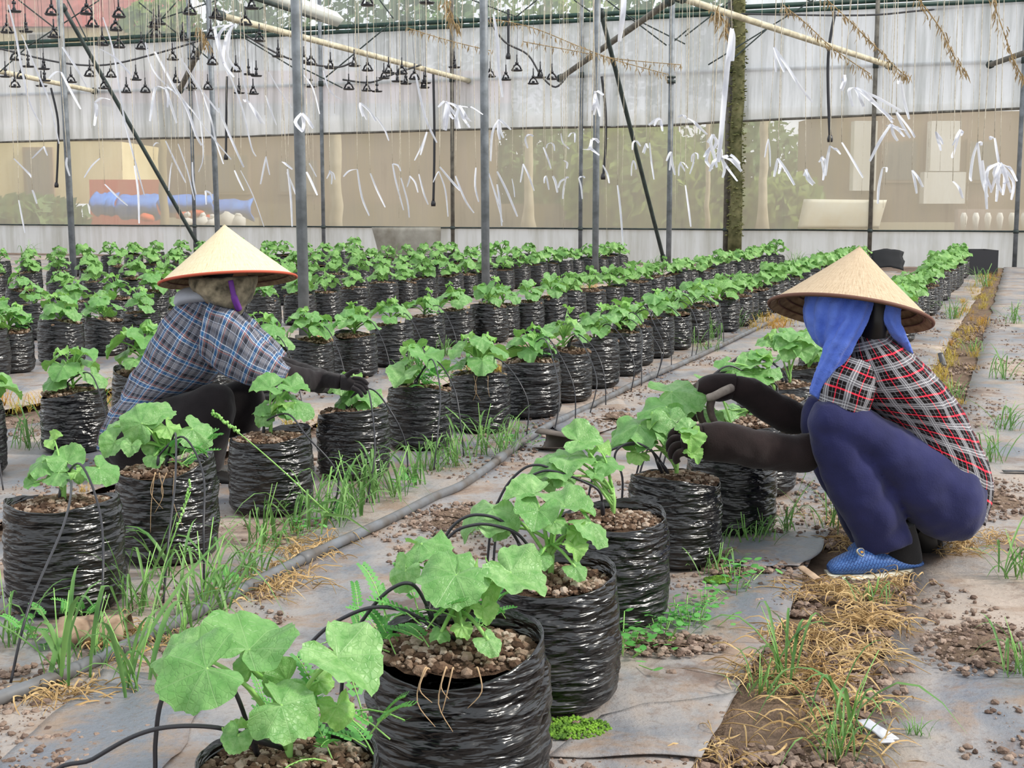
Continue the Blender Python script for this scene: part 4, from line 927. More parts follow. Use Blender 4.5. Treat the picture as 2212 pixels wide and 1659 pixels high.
gl = hand(rw, pairs(hn), [F((1480, 940, 3.94), (1462, 930, 3.95), (1450, 942, 3.95), (1448, 958, 3.95)), F((1474, 950, 3.925), (1456, 948, 3.93), (1446, 960, 3.93), (1446, 975, 3.93)), F((1474, 962, 3.90), (1458, 964, 3.90), (1450, 976, 3.90), (1452, 990, 3.90)), F((1480, 975, 3.885), (1466, 980, 3.88), (1460, 990, 3.88), (1464, 1000, 3.88)), F((1500, 925, 3.90), (1490, 914, 3.895), (1476, 912, 3.895), (1466, 918, 3.90))], .0125)
cloth(gl, 'glove', M_SLEEVE, rw)
# trousers: two legs folded at the knee, fused into one garment
TH_N = [(2122, 1085, 2108, 1140, 4.03, .06), (2100, 1010, 2072, 1166, 4.03, .11), (2040, 965, 2000, 1158, 4.02, .122), (1965, 928, 1932, 1085, 3.99, .11), (1895, 893, 1868, 1005, 3.96, .09), (1838, 868, 1800, 965, 3.94, .076), (1795, 859, 1757, 930, 3.93, .066), (1768, 868, 1750, 902, 3.93, .035)]
SHIN = [(1762, 868, 1825, 878, 3.93, .055), (1746, 915, 1855, 935, 3.935, .064), (1757, 985, 1885, 985, 3.94, .068), (1788, 1060, 1925, 1060, 3.95, .07), (1822, 1125, 1950, 1115, 3.96, .068), (1846, 1170, 1970, 1150, 3.975, .064), (1858, 1196, 1974, 1172, 3.98, .062)]
far_ = lambda l_, du, dv, dY: [(a + du, b + dv, c + du, d + dv, Y + dY, h) for a, b, c, d, Y, h in l_]
mb = MB()
loft(mb, pairs(TH_N), 34, 6); loft(mb, pairs(SHIN), 34, 6); loft(mb, pairs(far_(TH_N, -14, -8, .20)), 34, 6); loft(mb, pairs(far_(SHIN, -14, -12, .20)), 34, 6)
loft(mb, pairs([(2122, 1090, 2095, 1140, 4.13, .05), (2110, 1010, 2068, 1162, 4.13, .16), (2050, 975, 2010, 1140, 4.12, .17), (1990, 950, 1975, 1060, 4.12, .13)]), 34, 6)
tr = fuse(mb, 'navy_trousers', M_NAVY, None, .0095, 3, (.008, 11)); rel(tr, rw); tr.parent = rw
# slip-on shoes
M_SHOE = Mat('blue_woven_rubber'); uvs_ = M_SHOE.node('ShaderNodeUVMap').outputs[0]
br = M_SHOE.node('ShaderNodeTexBrick'); br.offset = .5; M_SHOE.set(br, Scale=1.0); br.inputs['Brick Width'].default_value = .016; br.inputs['Row Height'].default_value = .009; br.inputs['Mortar Size'].default_value = .0014; br.inputs['Mortar Smooth'].default_value = .6
mpp = M_SHOE.node('ShaderNodeMapping'); mpp.inputs['Rotation'].default_value = (0, 0, .6); M_SHOE.link(uvs_, mpp.inputs['Vector']); M_SHOE.link(mpp.outputs[0], br.inputs['Vector'])
M_SHOE.base(M_SHOE.mix(br.outputs['Fac'], lin('#4c74b4'), lin('#34569a'))); M_SHOE.rough(.5, .4); M_SHOE.bump(M_SHOE.math('SUBTRACT', 1.0, br.outputs['Fac']), .8, .004); M_SHOE = M_SHOE.m
M_SOLE = plain('white_sole', '#e3e0d2', .7, scale=20, hex2='#bdb49c'); M_SOCK = cloth_mat('black_sock', '#2c2a2a', '#222020'); M_BLKSOLE = plain('black_shoe_sole', '#1d1b1a', .5, .4)
def shoe(du, dv, dY):
    o = rw; g = lambda l_: pairs(far_(l_, du, dv, dY))
    UP = [(1788, 1222, 1790, 1234, 3.935, .022), (1800, 1210, 1800, 1238, 3.94, .036), (1836, 1192, 1836, 1238, 3.95, .046), (1872, 1181, 1874, 1236, 3.965, .048), (1905, 1189, 1908, 1233, 3.98, .045), (1945, 1203, 1948, 1227, 3.995, .041), (1978, 1208, 1978, 1222, 4.01, .038), (1992, 1211, 1991, 1218, 4.015, .022)]
    SO = [(1783, 1233, 1785, 1242, 3.932, .024), (1798, 1236, 1798, 1248, 3.937, .040), (1838, 1236, 1838, 1248, 3.947, .050), (1874, 1235, 1874, 1246, 3.962, .051), (1908, 1231, 1908, 1243, 3.977, .048), (1948, 1225, 1948, 1237, 3.992, .044), (1982, 1220, 1982, 1231, 4.007, .041), (1996, 1216, 1996, 1225, 4.012, .024)]
    REFP[0] = .22
    mb = MB(); loft(mb, g(UP), 32, 5, expo=.85); s1 = cloth(mb, 'slip_on_shoe', M_SHOE, rw)
    mb = MB(); loft(mb, g(SO), 32, 5, expo=.6); cloth(mb, 'sole', M_SOLE, rw, s1)
    mb = MB(); loft(mb, g([(1885, 1150, 1975, 1130, 3.985, .045), (1892, 1180, 1985, 1165, 3.99, .043), (1900, 1206, 1991, 1196, 3.995, .041), (1905, 1220, 1992, 1212, 4.0, .038)]), 24, 4); cloth(mb, 'sock', M_SOCK, rw)
    return s1
s1 = shoe(0, 0, 0)
mb = MB()
bc = at(1861, 1193, 3.905); bx = (at(1871, 1190, 3.915) - at(1851, 1194, 3.90)).normalized(); by = Vector((0, .62, .78)); by = (by - bx * by.dot(bx)).normalized(); bn = bx.cross(by)
def badge(name, k, lift, mat, shape):
    mb = MB(); P = [bc + bx * (a * k) + by * (b * k) - (-bn if bn.y < 0 else bn) * lift for a, b in shape]; Q = [p + (bn if bn.y > 0 else -bn) * .006 for p in P]; n = len(P)
    mb.add(P + Q, [tuple(range(n))] + [(i, (i + 1) % n, n + (i + 1) % n, n + i) for i in range(n)]); return cloth(mb, name, mat, rw, s1)
SHD = [(-1, .45), (-.75, .9), (0, 1.05), (.75, .9), (1, .45), (.62, -.45), (0, -.95), (-.62, -.45)]
badge('badge', .0135, .0, M_SOLE, SHD); badge('badge_field', .0105, .0015, plain('badge_blue', '#3f6199', .5), SHD)
badge('badge_mark', .0062, .0028, plain('badge_orange', '#e0a040', .5), [(-.9, .6), (-.2, .2), (.1, .9), (.4, .2), (.9, .5), (.5, -.7), (0, -.2), (-.4, -.8)])
s2 = shoe(44, -34, .19)
mb = MB(); loft(mb, pairs([(1960, 1160, 1995, 1128, 4.14, .04), (1975, 1190, 2016, 1145, 4.15, .042), (1990, 1202, 2024, 1170, 4.16, .04), (2000, 1203, 2021, 1188, 4.165, .025)]), 24, 4); cloth(mb, 'shoe_heel', M_BLKSOLE, rw, s2)
# scarf, hair, head
REFP[0] = .5
mb = MB()
loft(mb, pairs([(1748, 630, 1880, 640, 4.06, .11), (1742, 665, 1872, 662, 4.05, .115), (1745, 700, 1862, 695, 4.045, .11), (1756, 728, 1842, 725, 4.04, .095), (1772, 748, 1824, 746, 4.03, .065), (1790, 758, 1812, 757, 4.03, .03)]), 110, 6, (.006, 14), fold=(.17, 12, 3.0))
loft(mb, pairs([(1826, 640, 1884, 645, 3.99, .035), (1812, 690, 1868, 700, 3.955, .04), (1790, 735, 1842, 748, 3.945, .038), (1770, 785, 1812, 798, 3.95, .032), (1755, 825, 1790, 838, 3.955, .026), (1749, 850, 1772, 864, 3.96, .018)]), 80, 6, (.004, 20), 6, fold=(.42, 7, 1.5))
loft(mb, pairs([(1893, 640, 1948, 645, 4.0, .03), (1898, 680, 1944, 690, 3.985, .03), (1912, 705, 1952, 715, 3.98, .028), (1928, 728, 1964, 738, 3.985, .022), (1952, 755, 1974, 766, 4.0, .012)]), 60, 6, (.004, 22), 9, fold=(.28, 6, 2.0))
sc_ = fuse(mb, 'blue_scarf', M_TOWEL, None, .0052, 1, (.002, 45)); rel(sc_, rw); sc_.parent = rw
hat(rw, at(1860, 533, 4.11 + .055), at(1836, 678, 4.11), (.17, .24, .955), .243, M_HAT1, M_RIMB)
# body under the clothes: one continuous surface
def body(root, head_c, face, secs, limbs, hands=()):
    mb = MB(); hc = Vector(head_c); f = Vector(face).normalized(); up = Vector((0, 0, 1)); up = (up - f * up.dot(f)).normalized(); sd = f.cross(up)
    rows_ = []
    for i in range(15):
        a = PI * i / 14; z = math.cos(a) * .112; r = math.sin(a)
        ring = []
        for k in range(28):
            p = 2 * PI * k / 28; x = math.cos(p) * r * .090; y_ = math.sin(p) * r * .074
            if x > .05: x += .018 * math.exp(-((y_ / .014) ** 2 + ((z + .012) / .024) ** 2)) - .007 * math.exp(-(((abs(y_) - .03) / .014) ** 2 + ((z - .008) / .012) ** 2)) + .006 * math.exp(-((y_ / .022) ** 2 + ((z + .05) / .009) ** 2))
            if abs(y_) > .068: y_ *= 1 + .22 * math.exp(-((x / .02) ** 2 + (z / .03) ** 2))
            ring.append(hc + f * x + sd * y_ + up * z)
        rows_.append(ring)
    mb.grid(rows_, None, True)
    shrink = lambda s, k=.86: [(c, a * k, b * k) for c, a, b in s]
    loft(mb, shrink(secs), 28, 4)
    loft(mb, [(secs[-1][0], Vector((.052, 0, .02)), Vector((0, .052, 0))), (hc - up * .03 - f * .02, Vector((.05, 0, .015)), Vector((0, .05, 0)))], 20, 4)
    for q in limbs: loft(mb, shrink(q, .66), 20, 4)
    b = fuse(mb, 'body', [M_SKIN, M_HAIR], None, .012, 3); rel(b, root); b.parent = root
    # hair on the back and top of the head
    mb = MB()
    rows2 = []
    for i in range(11):
        a = PI * .62 * i / 10; ring = []
        for k in range(25):
            p = PI * .42 + PI * 1.16 * k / 24; ring.append(hc + up * (.012 + math.cos(a) * .118) + (f * math.cos(p) * .097 + sd * math.sin(p) * .082) * math.sin(a))
        rows2.append(ring)
    mb.grid(rows2); h_ = mb.build('hair', M_HAIR); rel(h_, root); h_.parent = root; s_ = h_.modifiers.new('s', 'SOLIDIFY'); s_.thickness = .012
    return b
body(rw, at(1838, 672, 4.09), (-.93, -.05, -.35), pairs(TOR), [pairs(SLV + ARM_N[2:]), pairs(SLV2 + ARM_F[1:]), pairs(TH_N[1:-1]), pairs(SHIN), pairs(far_(TH_N[1:-1], -14, -8, .20)), pairs(far_(SHIN, -14, -12, .20)), pairs([(1880, 1190, 1980, 1190, 3.99, .035), (1800, 1228, 1980, 1215, 3.98, .03)])])
mb = MB(); loft(mb, pairs([(1868, 640, 1915, 650, 4.02, .06), (1862, 690, 1912, 690, 4.02, .065), (1850, 730, 1915, 725, 4.04, .07)]), 24, 5, (.004, 20)); cloth(mb, 'nape_hair', M_HAIR, rw)

# ---- left worker
lw = thing('person', 'worker squatting at left in a cream conical hat and blue plaid shirt', 'person', at(440, 1030, 5.28)); lw.location.z = .012
TOR2 = [(216, 962, 330, 968, 5.32, .155), (230, 915, 345, 908, 5.32, .165), (262, 858, 388, 866, 5.31, .17), (298, 792, 436, 838, 5.3, .178), (332, 728, 476, 806, 5.29, .185), (362, 678, 495, 765, 5.28, .178), (392, 648, 500, 708, 5.27, .12), (420, 632, 484, 668, 5.26, .065)]
SL2 = [(452, 652, 432, 772, 5.16, .07), (518, 680, 474, 806, 5.11, .08), (562, 726, 520, 826, 5.08, .076), (603, 768, 572, 836, 5.07, .066), (630, 790, 612, 830, 5.07, .055)]
SL2F = [(460, 650, 440, 760, 5.42, .07), (530, 676, 492, 790, 5.46, .075), (580, 720, 545, 812, 5.46, .07), (620, 762, 596, 822, 5.44, .06)]
REFP[0] = 1.05
mb = MB(); loft(mb, pairs(TOR2), 64, 8, (.017, 8), 8); sh = cloth(mb, 'plaid_shirt', M_BPLAID, lw); so_ = sh.modifiers.new('s', 'SOLIDIFY'); so_.thickness = .003
REFP[0] = .50
for q, sd in ((SL2, 1), (SL2F, 2)):
    mb = MB(); loft(mb, pairs(q), 40, 8, (.013, 11), sd); cloth(mb, 'shirt_sleeve', M_BPLAID, lw, sh)
mb = MB(); loft(mb, pairs([(383, 648, 398, 660, 5.27, .10), (384, 632, 428, 655, 5.27, .115), (398, 622, 466, 652, 5.26, .112), (432, 616, 478, 650, 5.26, .09)]), 32, 5, (.004, 15)); cloth(mb, 'collar', M_COLLAR, lw, sh)
FA = [(606, 776, 590, 826, 5.08, .045), (632, 786, 618, 838, 5.10, .046), (668, 796, 660, 846, 5.17, .042), (705, 804, 702, 852, 5.27, .036), (732, 812, 732, 852, 5.34, .032)]
FAF = [(600, 765, 582, 815, 5.44, .045), (650, 782, 640, 828, 5.36, .042), (700, 798, 695, 838, 5.24, .036), (738, 808, 736, 842, 5.15, .03)]
mb = MB(); loft(mb, pairs(FA), 24, 5); loft(mb, pairs(FAF), 24, 5); s_ = fuse(mb, 'black_sleeves', M_BLKCLOTH, None, .010, 4, (.003, 25)); rel(s_, lw); s_.parent = lw
gl = hand(lw, pairs([(732, 812, 732, 850, 5.34, .03), (746, 814, 746, 850, 5.36, .036), (758, 820, 758, 848, 5.37, .03)]), [F((754, 822, 5.38), (768, 822, 5.38), (778, 830, 5.37)), F((756, 830, 5.37), (770, 832, 5.36), (778, 842, 5.36)), F((756, 838, 5.36), (768, 844, 5.35), (774, 852, 5.35)), F((752, 844, 5.35), (762, 852, 5.34), (766, 860, 5.34)), F((742, 816, 5.34), (752, 808, 5.33), (762, 808, 5.33))]); cloth(gl, 'glove', M_BLKCLOTH, lw)
gl = hand(lw, pairs([(738, 808, 736, 842, 5.15, .03), (754, 812, 752, 844, 5.12, .034), (768, 818, 766, 842, 5.1, .028)]), [F((764, 818, 5.1), (782, 820, 5.08), (794, 830, 5.06)), F((766, 826, 5.09), (784, 830, 5.07), (794, 842, 5.05)), F((766, 832, 5.08), (782, 838, 5.06), (790, 850, 5.04)), F((762, 838, 5.07), (776, 846, 5.05), (782, 856, 5.03)), F((750, 812, 5.1), (762, 802, 5.08), (776, 800, 5.06))]); cloth(gl, 'glove', M_BLKCLOTH, lw)
TH2 = [(236, 935, 250, 1005, 5.22, .07), (270, 885, 280, 1010, 5.2, .12), (335, 866, 335, 990, 5.18, .11), (405, 846, 412, 965, 5.16, .095), (452, 830, 470, 935, 5.15, .085), (486, 832, 503, 905, 5.15, .068), (503, 850, 508, 880, 5.15, .035)]
SH2 = [(455, 842, 506, 858, 5.15, .055), (448, 885, 508, 888, 5.155, .066), (442, 940, 498, 935, 5.16, .066), (438, 985, 486, 985, 5.17, .06), (438, 1018, 480, 1020, 5.18, .052)]
TH2F = far_(TH2, 62, -10, .34); SH2F = far_(SH2, 66, -8, .34)
mb = MB()
for q in (TH2, SH2, TH2F, SH2F): loft(mb, pairs(q), 30, 5)
loft(mb, pairs([(226, 930, 238, 1000, 5.34, .05), (250, 890, 262, 1015, 5.34, .17), (320, 870, 330, 1000, 5.34, .17), (380, 860, 385, 960, 5.34, .12)]), 30, 5)
tr = fuse(mb, 'black_trousers', M_BLKCLOTH, None, .0115, 5, (.005, 14)); rel(tr, lw); tr.parent = lw
for d in ((0, 0, 0), (64, -12, .34)):
    mb = MB(); loft(mb, pairs(far_([(432, 1024, 432, 1040, 5.19, .03), (445, 1012, 445, 1044, 5.19, .04), (475, 1016, 475, 1046, 5.18, .044), (505, 1026, 505, 1046, 5.17, .042), (522, 1034, 522, 1046, 5.17, .026)], *d)), 24, 5); s1 = cloth(mb, 'shoe', M_BLKSOLE, lw)
    mb = MB(); loft(mb, pairs(far_([(430, 1040, 430, 1047, 5.19, .032), (475, 1043, 475, 1050, 5.18, .048), (524, 1042, 524, 1049, 5.17, .03)], *d)), 24, 5, expo=.7); cloth(mb, 'sole', plain('tan_sole', '#b7a78c', .8), lw, s1)
mb = MB()
loft(mb, pairs([(408, 598, 556, 596, 5.24, .115), (414, 622, 552, 622, 5.23, .118), (440, 645, 545, 642, 5.22, .105), (468, 662, 535, 655, 5.21, .08), (492, 672, 526, 668, 5.20, .05), (510, 682, 524, 680, 5.20, .02)]), 36, 6, (.010, 16))
s_ = fuse(mb, 'patterned_scarf', M_SCARF, None, .009, 3, (.005, 26)); rel(s_, lw); s_.parent = lw
mb = MB(); mb.tube(catmull(F((498, 606, 5.11), (503, 630, 5.105), (508, 648, 5.11), (516, 668, 5.14)), 5), [.010] * 8 + [.013] * 8, 8); cloth(mb, 'ribbon', M_PURPLE, lw, s_)
hat(lw, at(482, 486, 5.26 + .05), at(493, 606, 5.26), (-.075, .16, .985), .260, M_HAT2, M_RIMR)
body(lw, at(486, 622, 5.24), (.90, -.02, -.42), pairs(TOR2), [pairs(SL2 + FA[1:]), pairs(SL2F + FAF[1:]), pairs(TH2[1:-2]), pairs(SH2[1:]), pairs(TH2F[1:-2]), pairs(SH2F[1:])])

# ------------------------------------------------------------------ irrigation: the grey pipe and the drip tubes
PIPEUV = [(-60, 1535), (0, 1508), (140, 1455), (320, 1372), (470, 1300), (650, 1210), (760, 1160), (870, 1108), (940, 1072), (1010, 1040), (1100, 975), (1180, 922), (1260, 884), (1330, 850), (1400, 815), (1480, 782), (1560, 745), (1640, 706), (1720, 668)]
P = catmull([ground(u, v, .030) for u, v in PIPEUV], 6); o = P[0].copy()
pp = thing('irrigation_pipe', 'long grey irrigation pipe lying on the ground between the rows', 'pipe', o)
mb = MB(); mb.tube([p - o + Vector((0, 0, .004 * nz(p.x * 3, p.y * 3))) for p in P], .0165, 12); mb.build('pipe_length', M_PIPE, pp)
for k in (30, 58, 84):
    mb = MB(); mb.tube([P[k] - o, P[k + 1] - o], .021, 12); mb.build('coupling', M_PIPE, pp)
def drip(label, pts, r=.0048, group=None):
    q = catmull(pts, 7); o = Vector(pts[0]); o.z = 0; th = thing('drip_tube', label, 'tube', o, group); mb = MB(); mb.tube([p - o for p in q], r, 7); mb.build('tube', M_BLACK, th)
    e = q[-1] - o; d = (q[-1] - q[-2]).normalized(); mb = MB(); mb.tube([e - d * .035, e - d * .005, e + d * .05], [r * 1.1, r * 1.9, r * .9], 7); mb.build('dripper', M_BLACK, th)
def arc(bag, side, k):
    b = bag.location; sc_ = bag.scale[0]; e = b + Vector((R.uniform(-.03, .03), R.uniform(-.05, .05), BH * sc_ + .01)); return e
ARCS = {0: ([(334, 1700), (336, 1600), (350, 1510), (392, 1450), (450, 1440), (505, 1490), (535, 1610)], [(100, 1700), (200, 1640), (290, 1590), (370, 1570), (470, 1572), (545, 1615)]),
        1: ([(735, 1520), (748, 1410), (790, 1330), (845, 1272), (895, 1265), (935, 1350)], [(600, 1530), (640, 1433), (690, 1370), (745, 1333), (807, 1312), (875, 1320), (940, 1368)]),
        2: ([(930, 1250), (955, 1175), (985, 1130), (1030, 1112), (1090, 1130), (1135, 1205)], [(940, 1230), (975, 1155), (1030, 1133), (1080, 1138), (1120, 1155), (1155, 1205)]),
        3: ([(1060, 1140), (1080, 1075), (1110, 1030), (1150, 1005), (1200, 1020), (1275, 1105)], [(1075, 1120), (1110, 1055), (1165, 1020), (1205, 1020), (1260, 1040), (1295, 1062), (1304, 1110)]),
        4: ([(1270, 1080), (1285, 1020), (1310, 980), (1350, 962), (1400, 965), (1428, 1015)], [(1345, 1045), (1328, 995), (1337, 968), (1372, 956), (1412, 978), (1440, 1018)])}
for (rn, i), bg_ in list(bags.items()):
    s, t = st(bg_.location)
    if rn == 'R' and i in (0, 1, 2, 3, 4, 6, 7, 8):
        for k in range(2):
            if i in ARCS:
                Y_ = bg_.location.y - .03 - .02 * k; pp_ = [at(u, v, Y_) for u, v in ARCS[i][k]]; pp_[-1].y += .03; g_ = pp_[0].copy(); g_.z = .012; g_.x -= .02
                drip('%s drip tube arching from the left into the %s bag of the front right row' % ('nearer' if k else 'farther', ordinal(i + 1)), ([g_] if pp_[0].z > .06 else []) + pp_, .0034, 'drip tubes of the front right row'); continue
            e = arc(bg_, 0, k); q_ = R.uniform(-.04, .04); g0 = row(s - .12 - .24 * k + q_, t - .44 + .06 * k, .014); top = row(s - .04 - .10 * k + q_, t - .22 + .03 * k, .385 + .03 * k); a1 = row(s - .09 - .20 * k + q_, t - .37 + .05 * k, .25)
            drip('%s drip tube arching from the left into the %s bag of the front right row' % ('nearer' if k else 'farther', ordinal(i + 1)), [g0, a1, top, row(s - .03 - .03 * k, t - .10, .375 + .02 * k), e + Vector((-.015, -.01, .05)), e], .0037, 'drip tubes of the front right row')
    if rn == 'A' and s < 10.5:
        for k in range(2 if i % 3 else 1):
            e = arc(bg_, 0, k); q_ = R.uniform(-.08, .08); g0 = row(s - .20 - .30 * k + q_, t + .30, .03); mid = row(s - .17 - .26 * k + q_, t + .29 + R.uniform(-.02, .03), .18)
            drip('%s drip tube from the grey pipe into the %s bag along it' % ('nearer' if k else 'farther', ordinal(i)), [g0, mid, row(s - .13 - .14 * k, t + .215, .31), row(s - .05 - .04 * k, t + .10, .37 + R.uniform(-.01, .05)), e + Vector((.012, -.01, .04)), e], .0032, 'drip tubes of the row left of the grey pipe')
    if rn == 'B' and s < 9.2:
        e = arc(bg_, 0, 0); g0 = row(s - .22, t + .36, .02)
        drip('drip tube over the rim of the %s bag in the second row left' % ordinal(i + 1), [g0, row(s - .16, t + .28, .22), row(s - .06, t + .14, .36), e + Vector((.01, -.01, .04)), e], .0030, 'drip tubes of the second row')

# ------------------------------------------------------------------ weeds and grass
def grass_mesh(seed, n, hgt, wid, mat, spread=.05, droop=1.0, heads=0):
    rr = random.Random(seed); mb = MB(); mats = [mat, M_STEM]
    for k in range(n):
        a = rr.uniform(0, 6.28); b0 = Vector((rr.gauss(0, spread * .4), rr.gauss(0, spread * .4), 0)); h = hgt * rr.uniform(.35, 1.1); lean = rr.uniform(.2, 1.0) * h; d = Vector((math.cos(a), math.sin(a), 0)); dr = droop * rr.uniform(.1, .9) * h
        pts = []
        for j in range(8):
            f = j / 7; pts.append(b0 + d * lean * (f ** 1.4) * 1.1 + Vector((0, 0, h * f - dr * max(0, f - .45) ** 2 * 2.3)))
        for p in pts: p.z = max(p.z, .003)
        w = wid * rr.uniform(.6, 1.25); mb.ribbon(pts, [w * x for x in (.55, .75, .95, 1, .95, .75, .45, .04)], Vector((-d.y, d.x, .0)) + Vector((rr.uniform(-.5, .5), rr.uniform(-.5, .5), 0)), 0, .22)
    for k in range(max(2, n // 5)):
        a = rr.uniform(0, 6.28); h = hgt * rr.uniform(.4, .8); mb.tube([(0, 0, 0), (.02 * math.cos(a), .02 * math.sin(a), h * .5), (h * .3 * math.cos(a), h * .3 * math.sin(a), h)], [.0022, .0018, .001], 5, 1)
    for k in range(heads):
        a = rr.uniform(0, 6.28); h = hgt * 1.25; top = Vector((h * .3 * math.cos(a), h * .3 * math.sin(a), h)); mb.tube(catmull([(0, 0, 0), top * .5 + Vector((0, 0, h * .1)), top], 4), .0013, 5, 1)
        for j in range(16): mb.lump(top * (.78 + .24 * j / 16) + Vector((rr.uniform(-.003, .003), rr.uniform(-.003, .003), .02)), .0026, 1, rr, 1.8)
    return mb.mesh('grass_clump', mats)
GR = [grass_mesh(k, 20, .26, .0072, M_GRASS, .10, 1.5) for k in range(5)]; GRT = [grass_mesh(10 + k, 10, .32, .0125, M_GRASS, .06, 1.5, 1 if k == 1 else 0) for k in range(4)]; GRS = [grass_mesh(20 + k, 18, .12, .0045, M_GRASS, .08, 1.2) for k in range(3)]
GRY = [grass_mesh(30 + k, 26, .17, .006, M_YGRASS, .12, 1.2) for k in range(3)]
def straw_mesh(seed, n):      # dry roots and blades lying about, curled
    rr = random.Random(seed); mb = MB()
    for k in range(n):
        a = rr.uniform(0, 6.28); x, y_ = rr.gauss(0, .035), rr.gauss(0, .035); L = rr.uniform(.04, .14); cv = rr.uniform(-14, 14); h = rr.uniform(.0, .03); pts = []
        for j in range(7):
            pts.append(Vector((x, y_, .003 + h * math.sin(PI * j / 6) + .004 * rr.random()))); x += math.cos(a) * L / 6; y_ += math.sin(a) * L / 6; a += cv * L / 6
        mb.tube(pts, [.0011, .0014, .0014, .0013, .0012, .0010, .0004], 4) if k % 2 else mb.ribbon(pts, [.003, .004, .0045, .004, .004, .003, .001], (rr.uniform(-1, 1), rr.uniform(-1, 1), .5), 0, .2)
    return mb.mesh('straw', [M_DRY])
GRD = [straw_mesh(40 + k, 13) for k in range(5)]
def clump(u, v, kind, size=1.0, label=None, z=.008):
    g = ground(u, v, z); me = R.choice(kind); o = obj('grass_clump', me, None, g); o.rotation_euler = (0, 0, R.uniform(0, 6.28)); k = size * R.uniform(.85, 1.15); o.scale = (k, k, k)
    return o
